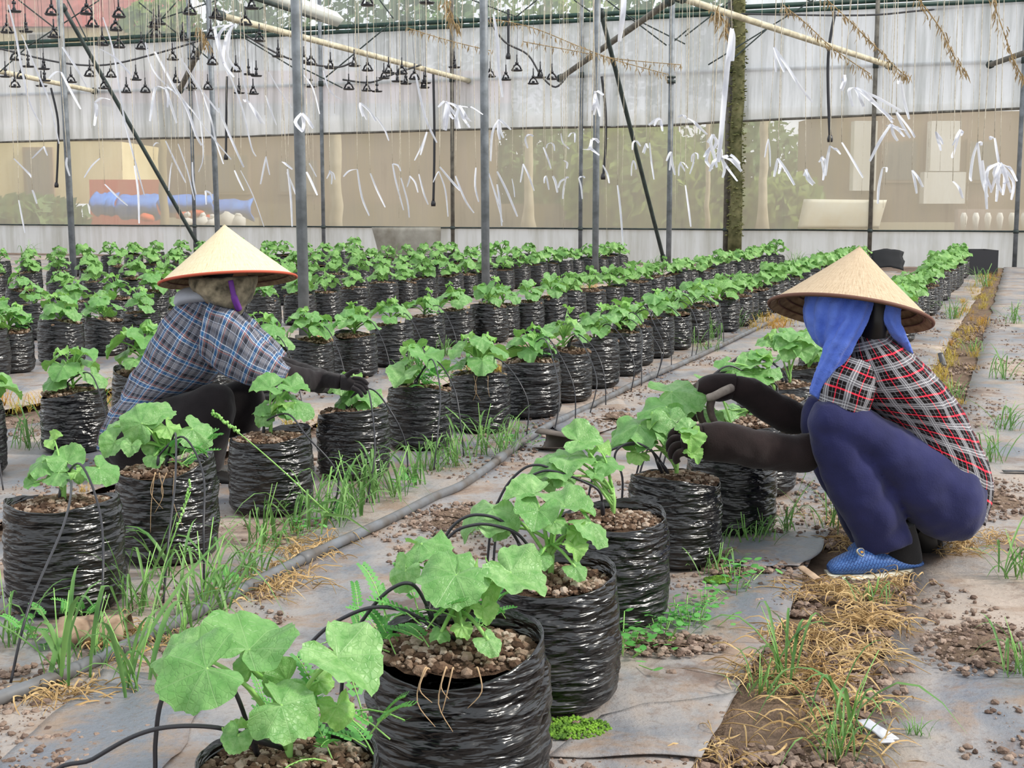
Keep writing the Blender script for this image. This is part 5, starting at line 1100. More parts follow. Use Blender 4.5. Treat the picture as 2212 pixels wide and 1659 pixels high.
CL = [  # where, kind, size, words
 (130, 1480, GRT, 1.1, 'tall broad bladed grass clump at the left edge in front of the squat bag'), (200, 1440, GR, .9, 'grass clump beside the grey pipe below the squat bag'), (20, 1400, GRT, .8, 'grass blades rising at the very left edge'), (300, 1330, GR, 1.0, 'grass clump right of the squat bag, against the pipe'),
 (355, 1250, GRT, 1.0, 'tall grass clump in front of the bag with the flapping rim'), (440, 1330, GR, 1.2, 'spreading grass clump on the grey pipe left of centre'), (480, 1300, GRT, .9, 'seeding grass clump beside the pipe left of centre'), (400, 1400, GR, 1.0, 'grass clump between the pipe and the nearest plant'), (290, 1500, GRT, 1.0, 'drooping grass clump hanging over the mulch at lower left'),
 (540, 1250, GR, .8, 'small grass clump below the bag with reddish soil'), (570, 1180, GR, 1.0, 'grass clump at the foot of the bag with reddish soil'), (640, 1150, GRT, .8, 'grass clump right of the bag with reddish soil'), (700, 1140, GR, 1.1, 'grass clump on the mulch below the plant the left worker reaches'), (760, 1120, GR, 1.1, 'thick grass clump beside the pipe below the fourth bag of its row'),
 (800, 1090, GRT, .9, 'tall grass clump between the fourth and fifth bags along the pipe'), (850, 1080, GR, 1.0, 'grass clump by the pipe below the fifth bag'), (900, 1050, GRT, .9, 'tall grass clump before the fifth bag along the pipe'), (930, 1020, GR, 1.0, 'grass clump by the fifth bag along the pipe'), (985, 1010, GR, 1.0, 'grass clump below the sixth bag along the pipe'), (1040, 985, GR, 1.1, 'bushy grass clump at the foot of the sixth bag along the pipe'), (1090, 985, GR, .9, 'grass clump beside the pipe below the seventh bag'), (1110, 950, GRS, 1.2, 'short grass below the seventh bag along the pipe'),
 (60, 970, GR, 1.0, 'grass clump at the left edge by the second row bags'), (120, 940, GRT, .8, 'grass clump in front of the round bag at left of the second row'), (215, 905, GRT, .8, 'grass between the round bag and the plaid shirt at left'), (30, 760, GRS, 1.2, 'low grass at the left edge behind the second row'), (160, 760, GRS, 1.3, 'low grass behind the plants at left'),
 (560, 760, GR, 1.0, 'grass clump between the left worker and the second row'), (600, 740, GRS, 1.3, 'low grass behind the arm of the left worker'), (880, 800, GRS, 1.3, 'grass tuft between the first two rows, left of centre'), (960, 770, GR, .9, 'grass tuft between the first two rows near centre'), (900, 770, GRS, 1.3, 'low grass below the third bags at centre'), (1020, 770, GRS, 1.3, 'low grass tuft at centre between rows'), (1340, 730, GRS, 1.2, 'low grass tuft right of centre between rows'),
 (1430, 760, GR, .9, 'grass tuft beside the far part of the grey pipe'), (1490, 750, GR, 1.0, 'second grass tuft beside the far part of the grey pipe'), (1540, 735, GR, 1.1, 'grass tuft left of the blue scarf by the row end'), (1590, 710, GR, 1.1, 'grass tuft on the far pipe left of the tan hat'), (1630, 695, GR, 1.0, 'grass tuft just left of the tan hat'), (1530, 760, GRS, 1.2, 'low grass by the far part of the pipe'),
 (1650, 1165, GR, .7, 'grass tuft right of the bag handled by the right worker'), (1700, 1150, GRT, .62, 'upright grass blades between the bags and the trousers of the right worker'), (1800, 1140, GR, .9, 'arching grass by the knee of the right worker'), (1620, 1180, GRS, 1.1, 'thin grass at the foot of the bags right of centre'), (1540, 1240, GRS, 1.1, 'small light grass tuft at the foot of the bag before the gloves'),
 (1690, 1470, GRT, .7, 'green grass tuft on the left edge of the bare soil strip'), (1640, 1500, GRS, .9, 'small tuft beside the left edge of the soil strip'), (1830, 1590, GRT, .8, 'tall green tuft on the right edge of the soil strip at the bottom'), (1810, 1640, GR, .7, 'second tuft on the soil strip at the bottom edge'), (1880, 1300, GRS, .9, 'green shoots on the strip below the slipper'), (1980, 1590, GRS, .6, 'tiny tuft on the mulch at lower right'), (2195, 1250, GR, .9, 'grass tuft at the right edge beside the shirt hem'), (2205, 1460, GR, .7, 'grass tuft at the right edge low down'),
 (2140, 1000, GR, 1.0, 'grass tuft right of the plaid back'), (2170, 930, GR, 1.0, 'grass tuft at the right edge behind the plaid back'), (2165, 820, GR, 1.0, 'grass tuft on the right mulch in mid distance'), (2190, 700, GR, 1.0, 'grass tuft far up the right mulch'), (2060, 690, GR, 1.2, 'grass tuft on the far strip by the dark scrap'), (2125, 620, GR, 1.3, 'green tuft at the far end of the strip'), (2060, 860, GRS, 1.3, 'thin tuft on the strip behind the plaid back'), (2100, 760, GRS, 1.2, 'tuft on the strip beyond the blue scarf'),
 (1970, 690, GR, 1.1, 'grass at the foot of the far front row bags'), (1720, 575, GR, 1.3, 'grass in the far rows left of the tan hat tip'), (1770, 570, GR, 1.4, 'grass by the wall left of the tan hat tip'), (1960, 565, GR, 1.3, 'grass in front of the wall right of the tan hat'), (2010, 570, GR, 1.3, 'grass at the wall by the tilted black sheet'), (770, 690, GRS, 1.4, 'low grass around the nearest inner post'), (1250, 640, GR, 1.2, 'grass behind the second row near the third post'), (1420, 580, GR, 1.4, 'grass at the wall by the fourth inner post'), (850, 560, GR, 1.5, 'weeds against the stained board'), (60, 560, GR, 1.6, 'weeds by the wall at the far left')]
for u, v, kd, sz, lab in CL:
    tag(clump(u, v, kd, sz), lab, 'grass')
# long seeding stalk that leans across the bag with reddish soil
th = thing('seeding_stalk', 'long pale grass stalk with a seed head leaning across the bag with reddish soil', 'grass', ground(730, 1125)); o = th.location
Q = catmull([Vector((0, 0, 0)), at(690, 1092, 4.25) - o, at(620, 1025, 4.2) - o, at(540, 955, 4.15) - o, at(490, 915, 4.12) - o, at(458, 892, 4.1) - o], 5)
mb = MB(); mb.tube(Q, [.0035 - .0022 * i / len(Q) for i in range(len(Q))], 6); mb.build('stalk', M_STEM, th); mb = MB()
for i in range(50): q = Q[-1].lerp(Q[-9], i / 50); mb.lump(q + Vector((R.uniform(-.005, .005), R.uniform(-.005, .005), R.uniform(-.003, .006))), .0042, 0, R, 1.4)
mb.build('seed_head', M_STEM, th)['kind'] = 'stuff'
for u, v, c, d in ((700, 1110, 800, 1150), (680, 1095, 760, 1090), (705, 1108, 640, 1120)):
    mb = MB(); mb.ribbon([at(u, v, 4.3) - o, at((u + c) / 2, (v + d) / 2 - 14, 4.27) - o, at(c, d, 4.25) - o], [.010, .009, .001], (0, .3, 1), 0, .2); mb.build('blade', M_GRASS, th)
# straw and yellow grass
tag_n = 0
def stuffcloud(name, label, cat, base, meshes, spots):
    """many little tufts that nobody would count, in one object"""
    mb = MB(); mats = None
    for (x, y_, k) in spots:
        me = R.choice(meshes); a = R.uniform(0, 6.28); c, s_ = math.cos(a) * k, math.sin(a) * k
        mb.add([(x - base.x + c * q.co.x - s_ * q.co.y, y_ - base.y + s_ * q.co.x + c * q.co.y, q.co.z * k + .006) for q in me.vertices], [tuple(p.vertices) for p in me.polygons]); mats = [me.materials[0]]
    o = mb.build(name, mats, None, base); return tag(o, label, cat, None, 'stuff')
def spots_in(uv, n, su, sv, k0=.8, k1=1.3):
    out = []
    for u, v in uv:
        for _ in range(n):
            g = ground(u + R.gauss(0, su), v + R.gauss(0, sv)); out.append((g.x, g.y, R.uniform(k0, k1)))
    return out
stuffcloud('dry_straw', 'dry tan roots and straw scattered on the soil strip below the slipper', 'straw', ground(1780, 1400), GRD, spots_in([(1740, 1290), (1800, 1290), (1870, 1292), (1930, 1280), (1850, 1310), (1720, 1390), (1760, 1380), (1780, 1430), (1850, 1400), (1880, 1420), (1680, 1440), (1640, 1470), (1720, 1500), (1790, 1490), (1850, 1540), (1760, 1560), (1560, 1640), (1840, 1620), (1880, 1340), (1900, 1360)], 4, 24, 12, .6, 1.1))
stuffcloud('dry_straw', 'dry straw around the feet and hem of the right worker', 'straw', ground(1950, 1150), GRD, spots_in([(1810, 1140), (1830, 1160), (2060, 1180), (2110, 1190), (2150, 1170), (1570, 1240)], 4, 20, 10, .6, 1.0))
stuffcloud('dry_straw', 'dry straw along the grey pipe at lower left', 'straw', ground(500, 1300), GRD, spots_in([(560, 1290), (620, 1240), (640, 1210), (600, 1270), (300, 1390), (260, 1420), (180, 1500), (130, 1520), (680, 1180), (270, 1400)], 6, 22, 12, .6, 1.2))
stuffcloud('yellow_grass', 'yellowing grass on the far part of the soil strip at right', 'grass', row(14, -.3), GRY, [(row(s, R.uniform(-.5, -.18)).x, row(s, R.uniform(-.5, -.18)).y, R.uniform(.3, .75)) for s in [6.0 + .2 * k for k in range(85)]])
stuffcloud('yellow_grass', 'orange dried grass between the second row and the posts', 'grass', row(9, -4.75), GRY, [(q.x, q.y, R.uniform(.4, .9)) for q in [row(R.uniform(5.5, 19), R.gauss(-4.75, .14)) for k in range(95)]])
stuffcloud('yellow_grass', 'yellow grass patch left of the blue scarf by the far pipe', 'grass', ground(1690, 690), GRY, spots_in([(1680, 695), (1700, 680), (1720, 670), (1650, 705)], 5, 14, 6, .5, 1.0))
stuffcloud('yellow_grass', 'orange dried grass between the first two rows at left', 'grass', row(5, -3.1), GRY, [(q.x, q.y, R.uniform(.3, .7)) for q in [row(R.uniform(4, 9), R.gauss(-3.1, .12)) for k in range(40)]])
# fine leaved weeds with rows of little leaflets
def fern_mesh(seed, n, ln):
    rr = random.Random(seed); mb = MB()
    for k in range(n):
        a = rr.uniform(0, 6.28); e = rr.uniform(.3, 1.1); L = ln * rr.uniform(.6, 1.1); d = Vector((math.cos(a) * math.cos(e), math.sin(a) * math.cos(e), math.sin(e))); b0 = Vector((rr.gauss(0, .02), rr.gauss(0, .02), rr.uniform(0, .05))); sd = Vector((-math.sin(a), math.cos(a), 0)); up = d.cross(sd)
        P_ = [b0 + d * L * f - Vector((0, 0, L * .35 * f * f)) for f in (0, .25, .5, .75, 1)]; mb.tube(P_, .0011, 4, 1, False)
        for j in range(9):
            f = .3 + .7 * j / 8; p = b0 + d * L * f - Vector((0, 0, L * .35 * f * f))
            for sg in (-1, 1):
                w = .0045 * (1.15 - .4 * f); le = .013 * (1.1 - .4 * f); t_ = (sd * sg + d * .45).normalized(); x = d * w
                mb.add([p, p + t_ * le * .5 + x, p + t_ * le, p + t_ * le * .5 - x], [(0, 1, 2, 3)])
    return mb.mesh('fine_leaved_weed', [M_WEED, M_STEM])
FE = [fern_mesh(k, 12, .11) for k in range(3)]
def broad_mesh(seed, n, sp):
    rr = random.Random(seed); mb = MB()
    for k in range(n):
        p = Vector((rr.gauss(0, sp), rr.gauss(0, sp * .7), rr.uniform(.008, .05))); a = rr.uniform(0, 6.28); d = Vector((math.cos(a), math.sin(a), rr.uniform(-.2, .4))); s_ = Vector((-math.sin(a), math.cos(a), rr.uniform(-.3, .3))); le = rr.uniform(.012, .026)
        mb.add([p, p + d * le * .35 + s_ * le * .35, p + d * le * .75 + s_ * le * .28, p + d * le, p + d * le * .75 - s_ * le * .28, p + d * le * .35 - s_ * le * .35], [(0, 1, 2, 3), (0, 3, 4, 5)])
        if k % 3 == 0: mb.tube([p, (p.x * .6, p.y * .6, .004)], .0012, 4, 1, False)
    return mb.mesh('creeping_weed', [M_WEED, M_STEM])
BW = [broad_mesh(k, 42, .05) for k in range(3)]
for me_, nm, lst in ((FE, 'fine_leaved_weed', [(165, 1345, 1.0, 'feathery weed at the foot of the squat bag'), (75, 1395, 1.1, 'feathery weed among the grass at the left edge'), (370, 1180, .9, 'feathery weed before the bag with the flapping rim'), (480, 1290, .9, 'feathery weed beside the pipe left of centre'), (620, 1110, .9, 'feathery weed at the foot of the bag with reddish soil'), (720, 1130, 1.0, 'feathery weed in the grass below the fourth bag'), (880, 1060, 1.0, 'feathery weed by the fifth bag along the pipe'), (800, 1400, 1.3, 'feathery weed left of the big bag at bottom centre'), (1040, 1160, .9, 'feathery weed left of the bag with light pebbles')]),
                     (BW, 'creeping_weed', [(1340, 1415, 1.3, 'creeping broad leaved weed right of the bag with light pebbles'), (1430, 1372, 1.2, 'creeping weed right of the coir bag foot'), (1480, 1350, 1.1, 'creeping weed in the wet patch left of the strip'), (1590, 1270, 1.3, 'creeping weed at the foot of the bag before the gloves'), (1520, 1310, .8, 'small pale weed on the mulch left of the strip'), (1360, 1390, 1.0, 'round leaved weed by the foot of the coir bag'), (1500, 1345, 1.0, 'small weed cluster left of the strip'), (1120, 960, .9, 'weed cluster beside the pipe at centre'), (640, 1160, 1.0, 'weed cluster by the pipe below the left worker')])):
    for u, v, k, lab in lst:
        o_ = obj(nm, R.choice(me_), None, ground(u, v, .012)); o_.scale = (k, k, k); o_.rotation_euler = (0, 0, R.uniform(0, 6)); tag(o_, lab, 'weed', None, 'stuff' if nm == 'creeping_weed' else None)
# weeds growing out of the bags are parts of the potted plants
for key in [('R', 0), ('R', 0), ('R', 1), ('R', 1), ('A', 2), ('A', 5), ('A', 5), ('A', 6), ('A', 7), ('A', 7), ('B', 0), ('B', 5), ('B', 8), ('C', 1), ('C', 2), ('C', 3)]:
    if key in bags:
        o_ = obj('weed', R.choice(FE), bags[key]); a = R.uniform(0, 6.28); o_.location = (.09 * math.cos(a), .09 * math.sin(a), BH - .005); k = R.uniform(.8, 1.5); o_.scale = (k, k, k)
# roots hanging over two of the rims
for key, n_ in ((('R', 1), 6), (('A', 2), 5), (('A', 6), 3)):
    b = bags[key]; d = Vector((-b.location.x, -b.location.y, 0)).normalized(); sd = Vector((-d.y, d.x, 0)); mb = MB()
    for k in range(n_):
        q = d * .146 + sd * R.uniform(-.06, .04); L = R.uniform(.03, .09) * (2.0 if key[0] == 'A' else 1)
        mb.tube(catmull([q * .9 + Vector((0, 0, BH + .002)), q + Vector((0, 0, BH + .006)), q * 1.05 + sd * R.uniform(-.015, .015) + Vector((0, 0, BH - L * .5)), q * 1.04 + sd * R.uniform(-.02, .02) + Vector((0, 0, BH - L))], 4), [.0018 - .0001 * i for i in range(13)], 5)
    mb.build('root', plain('pale_root', '#b79a78', .9), b)['kind'] = 'stuff'
# moss and damp green film
for u, v, wu, wv, lab in ((1230, 1572, 95, 26, 'bright moss patch at the foot of the bag with light pebbles'), (1400, 1385, 70, 14, 'moss patch right of the coir bag foot'), (1550, 1252, 30, 8, 'yellow moss at the foot of the bag before the gloves')):
    c = ground(u, v, .016); mb = MB(); rows_ = []
    for i in range(9):
        f = i / 8; rows_.append([ground(u + wu * f * math.cos(2 * PI * k / 28) * (1 + .3 * nz(k * .5, u)), v + wv * f * math.sin(2 * PI * k / 28) * (1 + .3 * nz(k * .5, v)), .022 - .016 * f + .004 * nz(k * 2, i * 2)) - c for k in range(28)])
    mb.grid(rows_, None, True)
    for k in range(500):
        a, f = R.uniform(0, 6.28), R.random() ** .5 * .95; q = ground(u + wu * f * math.cos(a), v + wv * f * math.sin(a), .02) - c; mb.lump(q, R.uniform(.002, .005), 0, R, .9)
    tag(mb.build('moss', M_MOSS, None, c), lab, 'moss', None, 'stuff')

# ------------------------------------------------------------------ clods, crumbs and litter
SHOE_S, SHOE_T = 4.1, -.35
def clods(label, base, lst, mat=M_CLOD, name='soil_crumbs'):
    lst = [(p, r) for p, r in lst if abs(st(p)[0] - SHOE_S) > .16 or abs(st(p)[1] - SHOE_T) > .19]
    mb = MB()
    for p, r in lst: mb.lump(Vector((p.x - base.x, p.y - base.y, p.z)), r, 0, R, .7)
    tag(mb.build(name, mat, None, Vector((base.x, base.y, 0)), smooth=False), label, 'soil', None, 'stuff')
def field(n, s0, s1, t0, t1, z, r0, r1, thr=.0, sc1=1.6, pw=2.2):
    out = []
    while len(out) < n:
        s = s0 + (s1 - s0) * R.random() ** pw; t = R.uniform(t0, t1)
        if nz(s * sc1, t * sc1 * 1.4, 31) + .5 * nz(s * 5, t * 5, 7) < thr: continue
        out.append((row(s, t, z), r0 + (r1 - r0) * R.random() ** 3))
    return out
clods('crumbly soil over the bare strip', row(4, -.4), field(11000, 1.6, 13, -.56, -.22, .004, .003, .017, -.2), name='soil_crumbs')
clods('soil crumbs scattered on the right mulch', row(4, 1), field(18000, 1.6, 15, -.24, 2.2, .015, .0018, .012, .06), name='soil_crumbs')
clods('soil crumbs scattered between the front row and the grey pipe', row(4, -1.3), field(16000, 1.5, 14, -2.0, -.54, .015, .0018, .012, .04), name='soil_crumbs')
clods('soil crumbs among the rows left of the grey pipe', row(6, -3), field(11000, 2.2, 14, -4.9, -2.0, .016, .0025, .013, .03), name='soil_crumbs')
for u, v, wu, wv, lab in ((2120, 1400, 125, 52, 'dark damp soil patch at the right edge low down'), (1440, 1392, 120, 22, 'dark damp soil around the weeds right of the coir bag'), (2120, 1080, 110, 40, 'soil patch on the mulch right of the shirt hem'), (1600, 1215, 90, 22, 'soil at the foot of the bags right of centre'), (1330, 905, 80, 22, 'soil heap on the mulch beside the pipe at centre'), (1000, 1120, 110, 30, 'soil patch on the mulch left of the arching tubes')):
    c = ground(u, v, .014); mb = MB(); rows_ = []
    for i in range(11):
        f = i / 10; rows_.append([ground(u + wu * f * math.cos(2 * PI * k / 48) * (1 + .45 * nz(math.cos(2 * PI * k / 48) * 1.6, math.sin(2 * PI * k / 48) * 1.6, u)), v + wv * f * math.sin(2 * PI * k / 48) * (1 + .45 * nz(math.cos(2 * PI * k / 48) * 1.6, math.sin(2 * PI * k / 48) * 1.6, v)), .018 + .010 * (1 - f) * (1 + nz(k * .9, i * .9, u)) - .014 * f ** 3) - c for k in range(48)])
    mb.grid(rows_, None, True); tag(mb.build('soil_patch', M_STRIP, None, c), lab, 'soil')
    L_ = []
    for k in range(420): a, f = R.uniform(0, 6.28), R.random() ** .5 * 1.15; g_ = ground(u + wu * f * math.cos(a), v + wv * f * math.sin(a), .022); L_.append((g_, .0025 + .011 * R.random() ** 3))
    clods('crumbs on the ' + lab, c, L_)
for u, v, r, lab in ((2095 - 80, 1257, 9, 'small dark clod right of the slipper on the mulch'), (2013, 1332, 12, 'dark clod on the mulch below right of the slipper'), (1778, 1363, 14, 'dark clod lying on the soil strip'), (1965, 1448, 15, 'flaky clod on the right mulch beside the strip'), (1452, 1452, 11, 'brown clod on the mulch right of the bag with light pebbles'), (1235, 1580, 12, 'clod in the moss at the foot of the bag with light pebbles'),
                    (810, 1158, 8, 'clod on the mulch left of the arching tubes'), (1560, 1545, 12, 'pale stone at the left edge of the soil strip'), (1534, 1526, 10, 'pale clod on the mulch edge beside the strip'), (1620, 1645, 18, 'light stone in the soil strip at the bottom edge'), (295, 1590, 13, 'small clod on the grey mulch at lower left'), (310, 1642, 12, 'brown clod on the grey mulch at the bottom left'), (365, 1518, 16, 'clod under the big leaf at lower left'), (1480, 1195, 14, 'reddish clod behind the bag before the gloves'), (1590, 1195, 22, 'clod at the foot of the bags right of centre'), (1648, 1215, 20, 'clod on the shade-tinted torn film'), (940, 1095, 9, 'clod beside the pipe at centre'), (170, 1405, 30, 'curled dry leaf')):
    if lab == 'curled dry leaf': continue
    g = ground(u, v, .012); mb = MB(); mb.lump((0, 0, 0), r / FPX * g.y, 0, R, .85)
    for k in range(3): mb.lump((R.uniform(-1, 1) * r / FPX * g.y, R.uniform(-1, 1) * r / FPX * g.y, 0), r / FPX * g.y * .5, 0, R, .7)
    tag(mb.build('soil_clod', M_CLOD, None, g, smooth=False), lab, 'clod')
# curled dry leaf, brown curled scrap, white scraps, black sheets
M_DLEAF = thin('dead_leaf', '#cbb39a', .15, .9, '#8d7562', 20, .1)
c = ground(205, 1392, .015); mb = MB(); rows_ = []
for i in range(9):
    f = i / 8 - .5; rows_.append([Vector((f * .16 + .01 * nz(k * .7, i), .05 * math.cos(k / 8 * 4.2 - .6) + .02 * f, .035 + .035 * math.sin(k / 8 * 4.2 - .6) + .012 * nz(i * .8, k * .6, 3))) for k in range(9)])
mb.grid(rows_); o_ = mb.build('dry_leaf', M_DLEAF, None, c); o_.modifiers.new('s', 'SOLIDIFY').thickness = .0015; tag(o_, 'curled dead leaf below the squat bag at left', 'leaf')
c = ground(1215, 975, .012); mb = MB(); rows_ = []
for i in range(11):
    f = i / 10; rows_.append([Vector((-.075 + .15 * f, .045 * math.cos(k / 10 * 4.6 - 2.3) * (1 - .35 * f), .036 + .036 * math.sin(k / 10 * 4.6 - 2.3) * (1 - .45 * f))) for k in range(11)])
mb.grid(rows_); o_ = mb.build('curled_scrap', plain('brown_scrap', '#6b6058', .6, .4, scale=12, hex2='#4c443e'), None, c); o_.rotation_euler = (0, 0, -.5); o_.scale = (1.5, 1.5, 1.3); o_.modifiers.new('s', 'SOLIDIFY').thickness = .003; tag(o_, 'curled dark brown plastic scrap beside the pipe at centre', 'scrap')
def flat_scrap(name, label, u, v, w, h, mat, lean=.0, rz=0, cat='scrap', z=.02):
    g = ground(u, v, z); mb = MB(); n = 8
    mb.grid([[Vector((w * (j / n - .5) + .1 * w * nz(i * .4, j * .3, u), h * (i / n - .5) * math.cos(lean), h * (i / n) * math.sin(lean) + .04 * min(w, h) * nz(i * .5, j * .5, v) + .12 * w * math.sin(j / n * 3) * (1 if lean else .15))) for j in range(n + 1)] for i in range(n + 1)])
    o_ = mb.build(name, mat, None, g); o_.rotation_euler = (0, 0, rz); o_.modifiers.new('s', 'SOLIDIFY').thickness = .0025; return tag(o_, label, cat)
flat_scrap('white_scrap', 'torn white plastic strip on the mulch right of the strip at the bottom', 1895, 1575, .03, .11, M_TIE, 0, .3)
flat_scrap('white_scrap', 'small white flake on the right mulch near the bottom', 1915, 1600, .03, .015, M_TIE)
flat_scrap('cardboard_scrap', 'orange cardboard scrap behind the nearest plant leaves', 574, 1412, .05, .035, plain('cardboard', '#c9a072', .9), .2)
flat_scrap('pale_scrap', 'pale curled scrap beside the torn film by the slipper', 1748, 1245, .03, .07, M_DLEAF, .3, .6)
flat_scrap('black_sheet', 'tilted black plastic sheet by the wall right of the tan hat', 1915, 585, .50, .34, plain('black_sheet', '#232427', .75, .3), 1.0, -.2, 'plastic sheet')
flat_scrap('dark_scrap', 'small dark scrap on the far strip at right', 1985, 692, .16, .10, M_BLACK, .5, .2)
flat_scrap('dark_scrap', 'thin dark scrap on the mulch right of the blue scarf', 2035, 790, .04, .10, M_BLACK, .9, .1)
flat_scrap('rod_scrap', 'short black tube end lying at the right edge', 2200, 1018, .12, .03, M_BLACK, .0, -.2)
p_, q_ = ground(2093, 596), ground(2154, 596); w_ = (q_ - p_).length; th = thing('black_crate', 'black plastic crate at the far end of the front right row', 'crate', (p_ + q_) / 2 + Vector((0, .3, .02))); h_ = .36
for nm, c_, hh in (('front_panel', (0, -.28, h_ / 2), (w_ / 2, .012, h_ / 2)), ('back_panel', (0, .28, h_ / 2), (w_ / 2, .012, h_ / 2)), ('side_panel', (-w_ / 2, 0, h_ / 2), (.012, .28, h_ / 2)), ('side_panel', (w_ / 2, 0, h_ / 2), (.012, .28, h_ / 2)), ('bottom', (0, 0, .012), (w_ / 2, .28, .012))):
    mb = MB(); mb.box(c_, hh); mb.build(nm, M_BLACK, th, smooth=False)

# ------------------------------------------------------------------ strings and white ties hanging from the frame
def tie_end(th, o, pts, w, mat=None):
    P_ = catmull([p - o for p in pts], 4); n = len(P_); sd = Vector((R.uniform(.6, 1), R.uniform(-.4, .4), R.uniform(-.2, .2)))
    mb = MB(); mb.ribbon(P_, [w * (.5 + .5 * math.sin(PI * (.12 + .78 * i / (n - 1)))) for i in range(n)], sd, 0, .25); mb.build('tie', mat or M_TIE, th)
def hanging(label, u, v, Y, ends, group=None, w=.02, vtop=None, bend=0):
    k = at(u, v, Y); top = Vector((k.x + R.uniform(-.05, .05) + bend, k.y, 4.3 if vtop is None else at(u, vtop, Y).z)); th = thing('hanging_tie', label, 'tie', k, group)
    mb = MB(); mb.tube(catmull([top - k, (top - k) * .5 + Vector((R.uniform(-.04, .04), 0, 0)), Vector((0, 0, 0))], 4), .0030 if Y > 9 else .0025, 5); mb.build('twine', M_TWINE, th)
    for e in ends:
        pts = [k] + [at(u + du, v + dv, Y + R.uniform(-.1, .1)) for du, dv in e]
        if len(pts) == 2: pts.insert(1, pts[0].lerp(pts[1], .5) + Vector((R.uniform(-.02, .02), 0, .02)))
        tie_end(th, k, pts, w)
    return th
Cc = 1 / 2.962
LONG = [[(140, 220), (215, 400), (270, 530), (320, 660), (380, 920)], [(660, 110), (720, 300), (760, 530), (800, 780), (870, 1050), (925, 1250)], [(990, 330), (1100, 530), (1190, 680), (1250, 850), (1290, 930)], [(1160, 370), (1230, 500), (1340, 640), (1400, 720)], [(1440, 400), (1500, 550), (1560, 720), (1610, 940), (1640, 1000)], [(1400, 690), (1450, 820), (1510, 960), (1560, 1070)], [(1250, 580), (1285, 800), (1300, 1000), (1270, 1100)],
        [(1540, 370), (1570, 560), (1600, 700)], [(1720, 460), (1790, 580), (1870, 690)], [(400, 300), (500, 450), (560, 560)], [(640, 310), (740, 370), (850, 490)], [(1500, 1090), (1560, 1220)], [(1540, 1090), (1620, 1250), (1690, 1450)], [(930, 270), (960, 400), (1010, 490), (1130, 600), (1250, 730), (1370, 890), (1480, 1020)], [(120, 1280), (160, 1490)], [(1290, 580), (1350, 760), (1380, 900), (1430, 1050)], [(1060, 900), (1130, 1050), (1190, 1170)],
        [(1140, 920), (1200, 1090), (1245, 1280)], [(1100, 1040), (1080, 1220)], [(1920, 450), (2000, 560), (2045, 730)], [(55, 30), (100, 210), (140, 430), (190, 650), (265, 800)], [(1840, 1080), (1860, 1250), (1870, 1450)], [(1960, 1100), (2030, 1250)], [(1700, 610), (1740, 720), (1770, 800)], [(860, 1060), (890, 1430)], [(1180, 400), (1280, 560), (1380, 700)], [(2070, 450), (2110, 580), (2190, 640)]]
LONG.sort(key=lambda p_: p_[0][0])
for i, pl in enumerate(LONG):
    u, v = pl[0][0] * Cc, pl[0][1] * Cc; e = [(a * Cc - u, b * Cc - v) for a, b in pl[1:]]
    hanging('%s from the left of the long slanting white ties around the left hat' % ordinal(i + 1), u, v, R.uniform(13.5, 18), [e], 'long white ties at upper left', R.uniform(.016, .028))
